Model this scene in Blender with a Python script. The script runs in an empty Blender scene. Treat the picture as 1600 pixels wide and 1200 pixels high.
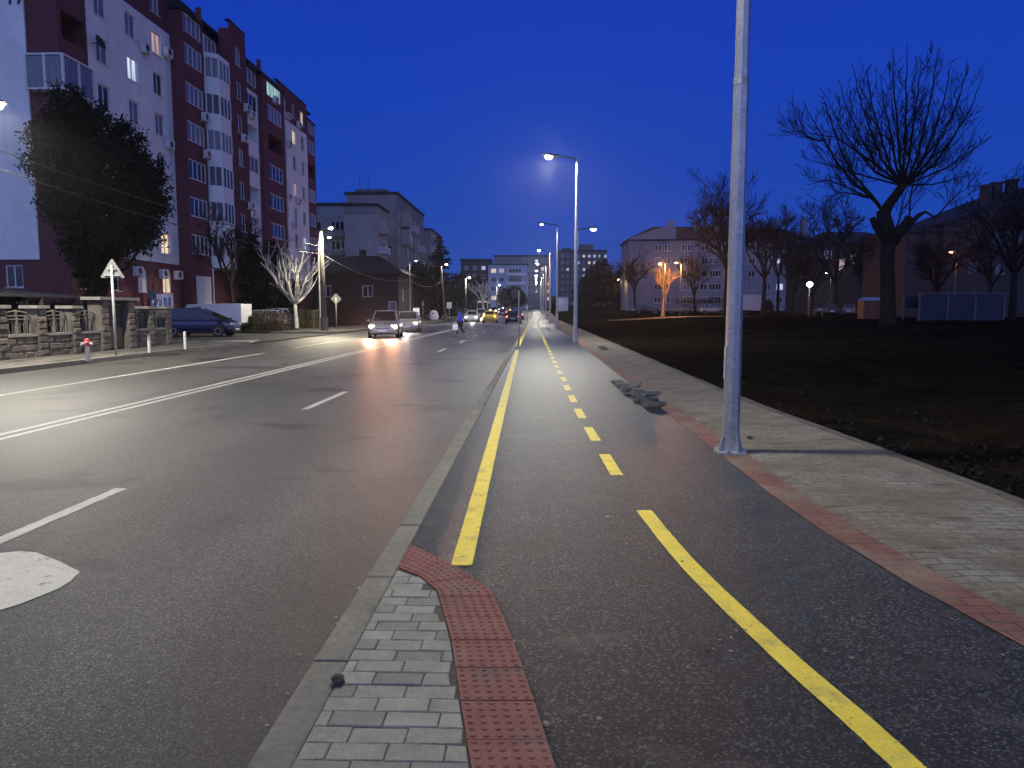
import bpy, bmesh, math, random
from mathutils import Vector, Matrix, Euler, noise as mnoise
R = math.radians
scene = bpy.context.scene
COL = scene.collection
V = Vector
rng = random.Random(7)

# ------------------------------------------------------------------ camera
CAMH = 1.5
FPX = 1155.0
cam_d = bpy.data.cameras.new('camera'); cam = bpy.data.objects.new('camera', cam_d); COL.objects.link(cam)
cam_d.sensor_width = 36.0; cam_d.lens = 36.0 * FPX / 1600.0
cam_d.clip_start = 0.05; cam_d.clip_end = 6000
cam.location = (0, 0, CAMH)
cam.rotation_euler = Euler((R(90 - 5.735), 0, R(1.85)), 'XYZ')
scene.camera = cam
CR = cam.rotation_euler.to_matrix()

def ray(px, py):
    return CR @ V(((px - 800) / FPX, -(py - 600) / FPX, -1))
def gp(px, py, z=0.0):
    d = ray(px, py); t = (z - CAMH) / d.z
    return V((d.x * t, d.y * t, z))
def at(px, py, Y):
    d = ray(px, py); t = Y / d.y
    return V((d.x * t, Y, CAMH + d.z * t))

def rise(y):
    return 0.0 if y < 110 else min((y - 110) * 0.012, 3.5)
def sstep(a, b, x):
    t = max(0.0, min(1.0, (x - a) / (b - a))); return t * t * (3 - 2 * t)
def field_z(x, y):
    return -0.025 + 0.745 * sstep(12, 60, y) * sstep(4.5, 18, x) + rise(y) * 1.0

# ------------------------------------------------------------------ mesh builder
class MB:
    def __init__(s): s.v = []; s.f = []; s.m = []; s.cur = 0
    def add(s, vs, fs):
        b = len(s.v); s.v.extend([tuple(p) for p in vs])
        for f in fs: s.f.append(tuple(i + b for i in f)); s.m.append(s.cur)
    def quad(s, a, b, c, d): s.add([a, b, c, d], [(0, 1, 2, 3)])
    def poly(s, pts): s.add(pts, [tuple(range(len(pts)))])
    def box(s, x0, x1, y0, y1, z0, z1):
        s.add([(x0, y0, z0), (x1, y0, z0), (x1, y1, z0), (x0, y1, z0), (x0, y0, z1), (x1, y0, z1), (x1, y1, z1), (x0, y1, z1)],
              [(3, 2, 1, 0), (4, 5, 6, 7), (0, 1, 5, 4), (1, 2, 6, 5), (2, 3, 7, 6), (3, 0, 4, 7)])
    def obox(s, O, U, N, u0, u1, v0, v1, n0, n1):
        W = V((0, 0, 1)); O = V(O)
        P = [O + U * u + W * v + N * n for v in (v0, v1) for (u, n) in ((u0, n0), (u1, n0), (u1, n1), (u0, n1))]
        fs = [(3, 2, 1, 0), (4, 5, 6, 7), (0, 1, 5, 4), (1, 2, 6, 5), (2, 3, 7, 6), (3, 0, 4, 7)]
        if U.cross(N).z < 0: fs = [tuple(reversed(f)) for f in fs]
        s.add(P, fs)
    def rbox(s, c, dims, rz=0.0, rx=0.0, ry=0.0):
        M = Matrix.Translation(c) @ Euler((rx, ry, rz)).to_matrix().to_4x4()
        a, b, h = [q / 2 for q in dims]
        P = [M @ V(p) for p in ((-a, -b, -h), (a, -b, -h), (a, b, -h), (-a, b, -h), (-a, -b, h), (a, -b, h), (a, b, h), (-a, b, h))]
        s.add(P, [(3, 2, 1, 0), (4, 5, 6, 7), (0, 1, 5, 4), (1, 2, 6, 5), (2, 3, 7, 6), (3, 0, 4, 7)])
    def prism(s, poly, z0, z1, cap=True):
        n = len(poly)
        P = [(p[0], p[1], z0) for p in poly] + [(p[0], p[1], z1) for p in poly]
        F = [(i, (i + 1) % n, n + (i + 1) % n, n + i) for i in range(n)]
        if cap: F += [tuple(reversed(range(n))), tuple(range(n, 2 * n))]
        s.add(P, F)
    def tube(s, pts, rad, n=6, caps=True, twist=0.0):
        pts = [V(p) for p in pts]
        if not hasattr(rad, '__len__'): rad = [rad] * len(pts)
        vs = []; prev = None
        for i, p in enumerate(pts):
            d = (pts[min(i + 1, len(pts) - 1)] - pts[max(i - 1, 0)])
            if d.length < 1e-7: d = V((0, 0, 1))
            d.normalize()
            if prev is None:
                a = V((0, 0, 1)) if abs(d.z) < .9 else V((1, 0, 0))
                x = d.cross(a).normalized()
            else:
                x = (prev - d * prev.dot(d))
                x = x.normalized() if x.length > 1e-6 else d.orthogonal().normalized()
            prev = x; y = d.cross(x)
            for k in range(n):
                t = 2 * math.pi * k / n + twist
                vs.append(p + (x * math.cos(t) + y * math.sin(t)) * rad[i])
        fs = []
        for i in range(len(pts) - 1):
            for k in range(n):
                fs.append((i * n + k, i * n + (k + 1) % n, (i + 1) * n + (k + 1) % n, (i + 1) * n + k))
        if caps:
            fs.append(tuple(reversed(range(n)))); fs.append(tuple(range((len(pts) - 1) * n, len(pts) * n)))
        s.add(vs, fs)
    def lathe(s, prof, n=16, c=(0, 0, 0), M=None):
        vs = []; fs = []
        for (r, z) in prof:
            for k in range(n):
                t = 2 * math.pi * k / n; p = V((r * math.cos(t), r * math.sin(t), z))
                if M: p = M @ p
                vs.append(p + V(c))
        for i in range(len(prof) - 1):
            for k in range(n):
                fs.append((i * n + k, i * n + (k + 1) % n, (i + 1) * n + (k + 1) % n, (i + 1) * n + k))
        fs.append(tuple(reversed(range(n)))); fs.append(tuple(range((len(prof) - 1) * n, len(prof) * n)))
        s.add(vs, fs)
    def build(s, name, mats, parent=None, smooth=False, bevel=0.0, loc=None):
        me = bpy.data.meshes.new(name); me.from_pydata(s.v, [], s.f)
        if not isinstance(mats, (list, tuple)): mats = [mats]
        for m in mats: me.materials.append(m)
        if len(mats) > 1: me.polygons.foreach_set('material_index', s.m)
        if smooth: me.polygons.foreach_set('use_smooth', [True] * len(s.f))
        me.update()
        o = bpy.data.objects.new(name, me); COL.objects.link(o)
        if parent: o.parent = parent
        if loc is not None: o.location = loc
        if bevel:
            b = o.modifiers.new('Bevel', 'BEVEL'); b.width = bevel; b.segments = 2; b.limit_method = 'ANGLE'; b.angle_limit = R(35)
        return o

def empty(name, loc=(0, 0, 0), rz=0.0):
    o = bpy.data.objects.new(name, None); COL.objects.link(o); o.location = loc; o.rotation_euler = (0, 0, rz); o.empty_display_size = .2
    return o
def tag(o, label=None, cat=None, group=None, kind=None):
    if label: o['label'] = label
    if cat: o['category'] = cat
    if group: o['group'] = group
    if kind: o['kind'] = kind
    return o
def thing(name, label, cat, loc=(0, 0, 0), rz=0.0, group=None):
    return tag(empty(name, loc, rz), label, cat, group)
def copy_tree(o, parent=None):
    c = o.copy(); COL.objects.link(c)
    if parent: c.parent = parent
    for ch in list(o.children): copy_tree(ch, c)
    return c

# ------------------------------------------------------------------ materials
def mat(name, col, rough=.8, metal=0.0, spec=.5, var=(), mix=(), bump=None, rvar=0.0, extra=None, sheen=None):
    """var: (scale, amount[, stretch]) brightness noise; mix: (colour, scale, lo, hi[, stretch]) second colour by noise"""
    m = bpy.data.materials.new(name); m.use_nodes = True
    nt = m.node_tree; N = nt.nodes; L = nt.links
    bs = N['Principled BSDF']
    bs.inputs['Roughness'].default_value = rough; bs.inputs['Metallic'].default_value = metal
    bs.inputs['Specular IOR Level'].default_value = spec
    tc = N.new('ShaderNodeTexCoord')
    def coord(st):
        if st is None or tuple(st) == (1, 1, 1): return tc.outputs['Object']
        mp = N.new('ShaderNodeMapping'); mp.inputs['Scale'].default_value = st; L.new(tc.outputs['Object'], mp.inputs['Vector']); return mp.outputs['Vector']
    def noise_(scale, st=None, detail=4, rough_=.6):
        n = N.new('ShaderNodeTexNoise'); n.inputs['Scale'].default_value = scale; n.inputs['Detail'].default_value = detail
        n.inputs['Roughness'].default_value = rough_; L.new(coord(st), n.inputs['Vector']); return n.outputs['Fac']
    rgb = N.new('ShaderNodeRGB'); rgb.outputs[0].default_value = (*col, 1); cur = rgb.outputs[0]
    if extra: cur = extra(N, L, tc, cur) or cur
    for mx in mix:
        c2, sc, lo, hi = mx[:4]; st = mx[4] if len(mx) > 4 else None
        mr = N.new('ShaderNodeMapRange'); mr.inputs['From Min'].default_value = lo; mr.inputs['From Max'].default_value = hi
        L.new(noise_(sc, st), mr.inputs['Value'])
        mm = N.new('ShaderNodeMix'); mm.data_type = 'RGBA'; L.new(mr.outputs[0], mm.inputs['Factor']); L.new(cur, mm.inputs['A']); mm.inputs['B'].default_value = (*c2, 1)
        cur = mm.outputs['Result']
    for vr in var:
        sc, am = vr[:2]; st = vr[2] if len(vr) > 2 else None
        mr = N.new('ShaderNodeMapRange'); mr.inputs['From Min'].default_value = .25; mr.inputs['From Max'].default_value = .75
        mr.inputs['To Min'].default_value = 1 - am; mr.inputs['To Max'].default_value = 1 + am
        L.new(noise_(sc, st), mr.inputs['Value'])
        mu = N.new('ShaderNodeVectorMath'); mu.operation = 'SCALE'; L.new(cur, mu.inputs[0]); L.new(mr.outputs[0], mu.inputs['Scale']); cur = mu.outputs['Vector']
    L.new(cur, bs.inputs['Base Color'])
    if rvar:
        mr = N.new('ShaderNodeMapRange'); mr.inputs['To Min'].default_value = rough - rvar; mr.inputs['To Max'].default_value = rough + rvar
        L.new(noise_(3.0), mr.inputs['Value']); L.new(mr.outputs[0], bs.inputs['Roughness'])
    if bump:
        b = N.new('ShaderNodeBump'); b.inputs['Strength'].default_value = bump[0]; b.inputs['Distance'].default_value = bump[2] if len(bump) > 2 else .01
        L.new(noise_(bump[1], None, 5, .7), b.inputs['Height']); L.new(b.outputs[0], bs.inputs['Normal'])
    return m
def emis(name, col, strength, base=(.5, .5, .5), var=None):
    m = bpy.data.materials.new(name); m.use_nodes = True
    nt = m.node_tree; bs = nt.nodes['Principled BSDF']; bs.inputs['Base Color'].default_value = (*base, 1)
    bs.inputs['Emission Color'].default_value = (*col, 1); bs.inputs['Emission Strength'].default_value = strength
    if var:
        tc = nt.nodes.new('ShaderNodeTexCoord'); mp = nt.nodes.new('ShaderNodeMapping'); mp.inputs['Scale'].default_value = var[1]
        n = nt.nodes.new('ShaderNodeTexNoise'); n.inputs['Scale'].default_value = var[0]
        mr = nt.nodes.new('ShaderNodeMapRange'); mr.inputs['From Min'].default_value = .3; mr.inputs['From Max'].default_value = .7
        mr.inputs['To Min'].default_value = strength * .25; mr.inputs['To Max'].default_value = strength * 1.3
        nt.links.new(tc.outputs['Object'], mp.inputs['Vector']); nt.links.new(mp.outputs[0], n.inputs['Vector'])
        nt.links.new(n.outputs['Fac'], mr.inputs['Value']); nt.links.new(mr.outputs[0], bs.inputs['Emission Strength'])
    return m

def speckle(scale, lo, hi, c2, stretch=None):
    def f(N, L, tc, cur):
        vo = N.new('ShaderNodeTexVoronoi'); vo.inputs['Scale'].default_value = scale; L.new(tc.outputs['Object'], vo.inputs['Vector'])
        sp = N.new('ShaderNodeSeparateColor'); L.new(vo.outputs['Color'], sp.inputs[0])
        mr = N.new('ShaderNodeMapRange'); mr.inputs['From Min'].default_value = lo; mr.inputs['From Max'].default_value = hi; L.new(sp.outputs[0], mr.inputs['Value'])
        mm = N.new('ShaderNodeMix'); mm.data_type = 'RGBA'; L.new(mr.outputs[0], mm.inputs['Factor']); L.new(cur, mm.inputs['A']); mm.inputs['B'].default_value = (*c2, 1)
        return mm.outputs['Result']
    return f
def dots(scale, lo, hi, c2, ch=0):
    """sparse chips of lighter or darker aggregate"""
    def f(N, L, tc, cur):
        vo = N.new('ShaderNodeTexVoronoi'); vo.inputs['Scale'].default_value = scale; vo.inputs['Randomness'].default_value = 1
        no = N.new('ShaderNodeTexNoise'); no.inputs['Scale'].default_value = scale * .7; no.inputs['Detail'].default_value = 1; L.new(tc.outputs['Object'], no.inputs['Vector'])
        mv = N.new('ShaderNodeVectorMath'); mv.operation = 'MULTIPLY_ADD'; mv.inputs[1].default_value = (.012,) * 3; L.new(no.outputs['Color'], mv.inputs[0]); L.new(tc.outputs['Object'], mv.inputs[2]); L.new(mv.outputs[0], vo.inputs['Vector'])
        sp = N.new('ShaderNodeSeparateColor'); L.new(vo.outputs['Color'], sp.inputs[0])
        mr = N.new('ShaderNodeMapRange'); mr.inputs['From Min'].default_value = lo; mr.inputs['From Max'].default_value = hi; L.new(sp.outputs[ch], mr.inputs['Value'])
        mm = N.new('ShaderNodeMix'); mm.data_type = 'RGBA'; L.new(mr.outputs[0], mm.inputs['Factor']); L.new(cur, mm.inputs['A']); mm.inputs['B'].default_value = (*c2, 1)
        return mm.outputs['Result']
    return f
def chain(*fs):
    def f(N, L, tc, cur):
        for q in fs: cur = q(N, L, tc, cur)
        return cur
    return f
def asphalt(name, col, rough, speck_scale, speck_col, bumpst, bscale, var, mix=(), spec=.5, lo=.72, hi=.95, dark=(.006, .006, .006), rvar=0, more=None):
    m = mat(name, col, rough, spec=spec, var=var, mix=mix, rvar=rvar, extra=chain(dots(speck_scale * .8, .6, .9, dark, 1), dots(speck_scale, lo, hi, speck_col), *([more] if more else [])))
    nt = m.node_tree; N = nt.nodes; L = nt.links; bs = N['Principled BSDF']
    tc = [n for n in N if n.type == 'TEX_COORD'][0]
    no = N.new('ShaderNodeTexNoise'); no.inputs['Scale'].default_value = bscale; no.inputs['Detail'].default_value = 6; no.inputs['Roughness'].default_value = .85; L.new(tc.outputs['Object'], no.inputs['Vector'])
    b = N.new('ShaderNodeBump'); b.inputs['Strength'].default_value = bumpst; b.inputs['Distance'].default_value = .012
    L.new(no.outputs['Fac'], b.inputs['Height']); L.new(b.outputs[0], bs.inputs['Normal'])
    return m
def brick_extra(bw, bh, mortar, c1, c2, cm, rot=0.0, plane='xy'):
    def f(N, L, tc, cur):
        mp = N.new('ShaderNodeMapping'); L.new(tc.outputs['Object'], mp.inputs['Vector'])
        if plane == 'yz': mp.inputs['Rotation'].default_value = (R(90), 0, R(90))
        else: mp.inputs['Rotation'].default_value = (0, 0, rot)
        b = N.new('ShaderNodeTexBrick'); b.inputs['Scale'].default_value = 1.0
        b.inputs['Brick Width'].default_value = bw; b.inputs['Row Height'].default_value = bh; b.inputs['Mortar Size'].default_value = mortar
        b.inputs['Color1'].default_value = (*c1, 1); b.inputs['Color2'].default_value = (*c2, 1); b.inputs['Mortar'].default_value = (*cm, 1)
        L.new(mp.outputs[0], b.inputs['Vector']); return b.outputs['Color']
    return f

M = {}
def gutter(x0, x1, c2):
    """grime washed towards the kerb"""
    def f(N, L, tc, cur):
        sx = N.new('ShaderNodeSeparateXYZ'); L.new(tc.outputs['Object'], sx.inputs[0])
        no = N.new('ShaderNodeTexNoise'); no.inputs['Scale'].default_value = 1.7; no.inputs['Detail'].default_value = 6; L.new(tc.outputs['Object'], no.inputs['Vector'])
        ma = N.new('ShaderNodeMath'); ma.operation = 'MULTIPLY_ADD'; ma.inputs[1].default_value = .9; L.new(no.outputs['Fac'], ma.inputs[0]); L.new(sx.outputs['X'], ma.inputs[2])
        mr = N.new('ShaderNodeMapRange'); mr.inputs['From Min'].default_value = x0; mr.inputs['From Max'].default_value = x1; mr.inputs['To Max'].default_value = .75; L.new(ma.outputs[0], mr.inputs['Value'])
        mm = N.new('ShaderNodeMix'); mm.data_type = 'RGBA'; L.new(mr.outputs[0], mm.inputs['Factor']); L.new(cur, mm.inputs['A']); mm.inputs['B'].default_value = (*c2, 1)
        return mm.outputs['Result']
    return f
M['road'] = asphalt('road_asphalt', (.052, .050, .044), .5, 150, (.20, .19, .165), .8, 80, [(.30, .30, (1, .05, 1)), (1.1, .22, (1, .05, 1)), (2.2, .14, (1, .3, 1)), (14, .12)], spec=.42, lo=.74, hi=.97, dark=(.016, .0155, .014), more=gutter(-1.25, -.55, (.026, .024, .020)), mix=[((.022, .021, .019), .9, .60, .72, (1, .35, 1)), ((.022, .021, .019), .35, .58, .64, (1, 1.6, 1))])
M['path'] = asphalt('cycle_path_asphalt', (.0054, .0078, .0080), .43, 115, (.105, .130, .130), 1.0, 70, [(.9, .35), (6, .25)], mix=[((.075, .072, .062), 1.5, .58, .78, (1, 1.6, 1)), ((.19, .185, .165), 7.5, .735, .80)], spec=.30, lo=.75, hi=.97, dark=(.004, .0045, .004))
M['kerb'] = mat('kerb_concrete', (.155, .148, .118), .85, var=[(2, .25), (30, .25)], bump=(.5, 60), mix=[((.07, .065, .055), 1.6, .6, .8)])
M['yellow'] = mat('yellow_paint', (.64, .50, .025), .55, var=[(6, .12), (70, .16)], bump=(.4, 120), mix=[((.34, .27, .05), 4.5, .56, .74), ((.10, .09, .05), 11, .66, .76), ((.12, .105, .05), 45, .62, .70)])
M['white_paint'] = mat('white_road_paint', (.50, .48, .41), .6, var=[(3, .15), (60, .2)], bump=(.4, 90), mix=[((.09, .085, .08), 22, .6, .74)])
M['patch_paint'] = mat('worn_white_paint', (.60, .58, .48), .65, var=[(5, .1), (50, .15)], bump=(1.0, 22, .02), mix=[((.12, .11, .1), 7, .62, .72), ((.2, .19, .16), 26, .64, .74)])
M['pav1'] = mat('paver_grey', (.235, .23, .19), .9, var=[(9, .2), (70, .2)], bump=(.6, 90))
M['pav2'] = mat('paver_light', (.265, .26, .215), .9, var=[(9, .2), (70, .2)], bump=(.6, 90))
M['pav3'] = mat('paver_dark', (.19, .187, .155), .9, var=[(9, .2), (70, .2)], bump=(.6, 90))
M['sand'] = mat('joint_sand', (.075, .068, .055), .95, var=[(40, .3)], bump=(.6, 120))
M['tactile'] = mat('red_tactile', (.185, .066, .050), .8, var=[(4, .22), (60, .2)], bump=(.5, 110), mix=[((.14, .095, .075), 3.2, .5, .74), ((.06, .032, .026), 1.6, .58, .76), ((.05, .025, .02), 26, .66, .76)])
M['redbrick'] = mat('red_paver_edge', (.2, .07, .05), .88, var=[(3, .3), (40, .25)], bump=(.7, 50), extra=brick_extra(.2, .1, .006, (.16, .062, .047), (.125, .052, .04), (.05, .035, .025)), mix=[((.14, .11, .08), 1.8, .46, .66), ((.07, .05, .035), 6, .6, .75)])
M['sidewalk'] = mat('sidewalk_pavers', (.2, .18, .14), .92, var=[(2.5, .25), (25, .3), (90, .2)], bump=(1.0, 22, .02), extra=brick_extra(.2, .1, .006, (.18, .174, .145), (.145, .14, .118), (.05, .043, .034)),
                    mix=[((.112, .094, .068), 1.3, .36, .58), ((.06, .045, .028), 3.2, .56, .70, (.6, 2.4, 1)), ((.075, .058, .038), 9, .6, .72), ((.26, .245, .2), 6, .71, .77)])
M['edge'] = mat('concrete_edging', (.07, .064, .052), .9, var=[(3, .3), (40, .25)], bump=(.6, 40), mix=[((.16, .15, .13), 2.4, .64, .72), ((.05, .04, .028), 1.7, .5, .64)])
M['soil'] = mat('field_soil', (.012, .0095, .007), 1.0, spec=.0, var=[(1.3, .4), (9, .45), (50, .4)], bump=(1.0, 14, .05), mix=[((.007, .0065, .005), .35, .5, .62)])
M['clod'] = mat('soil_clods', (.017, .0135, .0095), .97, spec=.15, var=[(8, .5), (60, .3)], bump=(1.0, 30, .03))
M['ground'] = mat('ground_dark', (.035, .035, .028), .95, spec=.2, var=[(.2, .4), (3, .3)])
M['leftwalk'] = mat('far_pavement', (.10, .09, .078), .92, var=[(.6, .35, (1, .4, 1)), (5, .3), (25, .3)], bump=(.8, 20, .02), mix=[((.028, .032, .016), 1.1, .50, .62, (1.6, .5, 1)), ((.045, .04, .034), 3.0, .55, .7)])
M['grass'] = mat('grass_green', (.03, .042, .015), .95, spec=.2, var=[(3, .5), (30, .5)], bump=(1.0, 25, .05))
M['sidestreet'] = asphalt('side_street_asphalt', (.035, .034, .03), .75, 60, (.07, .07, .065), .5, 60, [(.5, .3), (6, .2)])
M['galv'] = mat('galvanised_steel', (.45, .44, .42), .34, metal=.55, var=[(5, .2), (30, .25), (2, .15, (1, 1, .15))], bump=(.03, 60), rvar=.1)
M['galv2'] = mat('galvanised_plate', (.4, .41, .41), .55, metal=.6, var=[(14, .3)], bump=(.2, 60))
M['darkmetal'] = mat('dark_metal', (.03, .032, .035), .5, metal=.3)
M['concrete'] = mat('concrete_pole', (.085, .075, .06), .9, var=[(3, .2), (30, .2)], bump=(.4, 40))
M['stone'] = mat('grey_stone', (.10, .10, .09), .9, var=[(9, .12), (60, .15)], bump=(.2, 90, .004))
M['rock'] = mat('dark_stone', (.06, .052, .045), .9, var=[(30, .4)], bump=(1.0, 60, .02))
M['wall_stone'] = mat('fence_stone', (.125, .108, .09), .92, var=[(2.5, .35), (14, .3)], bump=(1.0, 16, .05), mix=[((.07, .062, .055), 1.9, .5, .62), ((.19, .165, .145), 3.1, .62, .74)])
M['cap'] = mat('fence_cap', (.2, .19, .16), .9, var=[(4, .25)], bump=(.4, 40))
M['grille'] = mat('fence_grille', (.12, .11, .09), .8, var=[(8, .25)])
M['gate'] = mat('gate_brown', (.075, .055, .04), .75, var=[(4, .2)])
M['wwhite'] = mat('white_render', (.70, .71, .72), .9, var=[(.25, .10), (1.5, .07), (1.1, .10, (1, 1, .08))], bump=(.1, 30))
M['wred'] = mat('maroon_render', (.115, .033, .042), .9, var=[(.25, .1), (1.5, .08)], bump=(.1, 30))
M['wgrey'] = mat('grey_panel', (.27, .285, .31), .92, var=[(.3, .15), (2, .12), (.6, .12, (1, 1, .15))])
M['wgrey2'] = mat('grey_panel_dark', (.19, .195, .215), .92, var=[(.3, .2), (2, .15)])
M['wpale'] = mat('pale_block', (.36, .40, .52), .9, var=[(.2, .1), (1, .08)])
M['wdark'] = mat('dark_block', (.10, .095, .095), .9, var=[(.2, .2)])
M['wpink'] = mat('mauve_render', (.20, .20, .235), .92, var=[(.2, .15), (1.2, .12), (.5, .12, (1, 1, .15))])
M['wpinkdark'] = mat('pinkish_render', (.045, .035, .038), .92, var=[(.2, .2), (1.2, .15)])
M['house'] = mat('house_render', (.022, .020, .020), .92, var=[(.3, .25), (2, .2)])
M['roof'] = mat('dark_roof', (.022, .02, .022), .85, var=[(1, .3), (8, .3)])
M['frame'] = mat('white_frame', (.6, .6, .62), .5, var=[(5, .06)])
M['dframe'] = mat('brown_frame', (.08, .06, .05), .6)
M['glass'] = mat('dark_glass', (.012, .014, .02), .12, spec=.6, bump=(.03, 2))
M['curtain'] = mat('curtained_glass', (.15, .16, .19), .25, spec=.5, var=[(6, .4, (1, 1, .05))])
M['shutter'] = mat('white_shutter', (.62, .62, .64), .55, var=[(4, .06)])
M['loggia'] = mat('loggia_shade', (.05, .035, .04), .9, var=[(1, .3)])  # recess shade of the loggias put into a flat dark pane colour
M['lit_warm'] = emis('lit_warm', (1.0, .72, .38), .9, var=(1.5, (1, 2.5, .5)))
M['lit_yellow'] = emis('lit_yellow', (1.0, .68, .22), 1.6, var=(1.5, (1, 2.5, .6)))
M['lit_cool'] = emis('lit_cool', (.75, .86, 1.0), .75, var=(1.2, (1, 3, .4)))
M['lit_green'] = emis('lit_green', (.55, 1.0, .85), .55, var=(1.2, (1, 3, .4)))
M['lit_peach'] = emis('lit_peach', (1.0, .62, .45), .42, var=(1.0, (1, 2, .6)))
M['lens_white'] = emis('lamp_lens_white', (1.0, .96, .80), 1100)
M['lens_dim'] = emis('lamp_lens_soft', (.85, .93, 1.0), 9)
M['lens_yellow'] = emis('lamp_lens_yellow', (1.0, .88, .45), 220)
M['lens_orange'] = emis('lamp_lens_orange', (1.0, .45, .10), 70)
M['lens_off'] = mat('lamp_lens_off', (.3, .3, .3), .2)
M['head_on'] = emis('headlight_on', (1.0, .74, .40), 120)
M['head_far'] = emis('headlight_far', (1.0, .88, .8), 26)
M['tail_on'] = emis('taillight_on', (1.0, .10, .05), 7)
M['ind_on'] = emis('indicator_on', (1.0, .35, .04), 9)
M['lamp_glass'] = mat('headlight_glass', (.6, .62, .65), .1, spec=.7)
M['tyre'] = mat('tyre_rubber', (.012, .012, .012), .85)
M['rim'] = mat('alloy_rim', (.55, .56, .58), .35, metal=.7)
M['plate'] = mat('plate_white', (.6, .6, .58), .5)
M['bark'] = mat('bark_dark', (.014, .012, .010), .95, spec=.2, var=[(3, .3), (20, .35)], bump=(.8, 18, .03))
M['barkpale'] = mat('bark_pale', (.5, .48, .44), .9, var=[(3, .25), (20, .2)])
M['barkwarm'] = mat('bark_brown', (.22, .15, .09), .9, var=[(3, .25)])
M['leafdark'] = mat('leaf_evergreen', (.0045, .007, .004), .7, spec=.2, var=[(1.2, .5), (8, .4)])
M['wshut'] = M['shutter']
M['needle'] = mat('needle_spruce', (.007, .012, .009), .8, spec=.3, var=[(1.2, .5), (8, .4)])
M['leafhedge'] = mat('leaf_hedge', (.055, .075, .03), .8, spec=.3, var=[(2, .5), (12, .4)])
M['leafhedgebrown'] = mat('leaf_hedge_brown', (.085, .062, .04), .85, spec=.3, var=[(2, .5), (12, .4)])
M['leaffar'] = mat('leaf_far', (.012, .015, .012), .9, spec=.2, var=[(.3, .4)])
M['cable'] = mat('cable_black', (.03, .03, .03), .7)
M['cablepale'] = mat('cable_pale', (.25, .25, .24), .7)
M['signback'] = mat('sign_back', (.17, .175, .16), .6, metal=.2, var=[(4, .15)])
M['signpole'] = mat('sign_pole', (.34, .34, .32), .5, metal=.3, var=[(6, .15)])
M['hyred'] = mat('hydrant_red', (.42, .05, .05), .5, var=[(8, .2)])
M['hywhite'] = mat('hydrant_grey', (.42, .40, .38), .6, var=[(8, .25)])
M['bollard'] = mat('bollard_white', (.5, .48, .44), .7, var=[(9, .25)])
M['blueboard'] = mat('blue_hoarding', (.0010, .0016, .030), .55, var=[(.7, .15)])
M['greypost'] = mat('grey_post', (.06, .065, .08), .6)
M['cabin'] = mat('orange_cabin', (.14, .035, .018), .6, var=[(2, .15)])
M['cabinroof'] = mat('cabin_roof', (.22, .25, .34), .6)
M['board'] = mat('sign_board', (.30, .34, .52), .6, var=[(2, .1)])
M['boardblue'] = mat('sign_blue', (.02, .03, .22), .6)
M['terracotta'] = mat('window_plant', (.04, .05, .02), .9)

def carpaint(name, col, rough=.25, metal=.2):
    m = mat(name, col, rough, metal=metal, spec=.5, var=[(3, .05)])
    m.node_tree.nodes['Principled BSDF'].inputs['Coat Weight'].default_value = .6
    m.node_tree.nodes['Principled BSDF'].inputs['Coat Roughness'].default_value = .06
    return m
M['c_blue'] = carpaint('paint_blue', (.006, .010, .06)); M['c_silver'] = carpaint('paint_silver', (.36, .34, .33), .32, .5)
M['c_white'] = carpaint('paint_white', (.62, .63, .66), .35, 0); M['c_yellow'] = carpaint('paint_yellow', (.6, .42, .02), .3, 0)
M['c_dark'] = carpaint('paint_black', (.02, .016, .018)); M['c_grey'] = carpaint('paint_grey', (.12, .12, .13)); M['c_red'] = carpaint('paint_red', (.25, .03, .03))
M['c_trim'] = mat('car_trim', (.015, .015, .016), .6)
M['c_glass'] = mat('car_glass', (.012, .013, .016), .06, spec=.7)
M['skin'] = mat('skin', (.42, .26, .19), .6)
M['hair'] = mat('hair_dark', (.015, .012, .01), .7)
M['jacket'] = mat('jacket_blue', (.022, .045, .40), .7, var=[(9, .15)], bump=(.5, 25, .02))
M['trouser'] = mat('trouser_black', (.012, .012, .016), .85)
M['bag'] = mat('bag_white', (.72, .72, .76), .6, bump=(.5, 20, .02))
M['shoe'] = mat('shoe_grey', (.12, .12, .12), .7)

# ------------------------------------------------------------------ world and lights
w = bpy.data.worlds.new('World'); scene.world = w; w.use_nodes = True
nt = w.node_tree; bg = nt.nodes['Background']
sky = nt.nodes.new('ShaderNodeTexSky'); sky.sky_type = 'NISHITA'; sky.sun_disc = False
sky.sun_elevation = R(-3.0); sky.sun_rotation = R(200); sky.air_density = 1.0; sky.dust_density = .3; sky.ozone_density = 6.0
tc = nt.nodes.new('ShaderNodeTexCoord'); sx = nt.nodes.new('ShaderNodeSeparateXYZ'); nt.links.new(tc.outputs['Generated'], sx.inputs[0])
rp = nt.nodes.new('ShaderNodeValToRGB'); cr = rp.color_ramp
cr.elements[0].position = 0.0; cr.elements[0].color = (.004, .005, .008, 1)
cr.elements[1].position = 1.0; cr.elements[1].color = (.002, .007, .05, 1)
for p_, c_ in ((.495, (.006, .008, .012, 1)), (.505, (.020, .080, .39, 1)), (.56, (.011, .062, .43, 1)), (.65, (.008, .048, .45, 1)), (.72, (.006, .038, .41, 1)), (.80, (.003, .012, .10, 1))):
    e_ = cr.elements.new(p_); e_.color = c_
mr = nt.nodes.new('ShaderNodeMapRange'); mr.inputs['From Min'].default_value = -1; mr.inputs['From Max'].default_value = 1
nt.links.new(sx.outputs['Z'], mr.inputs['Value']); nt.links.new(mr.outputs[0], rp.inputs['Fac'])
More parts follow.
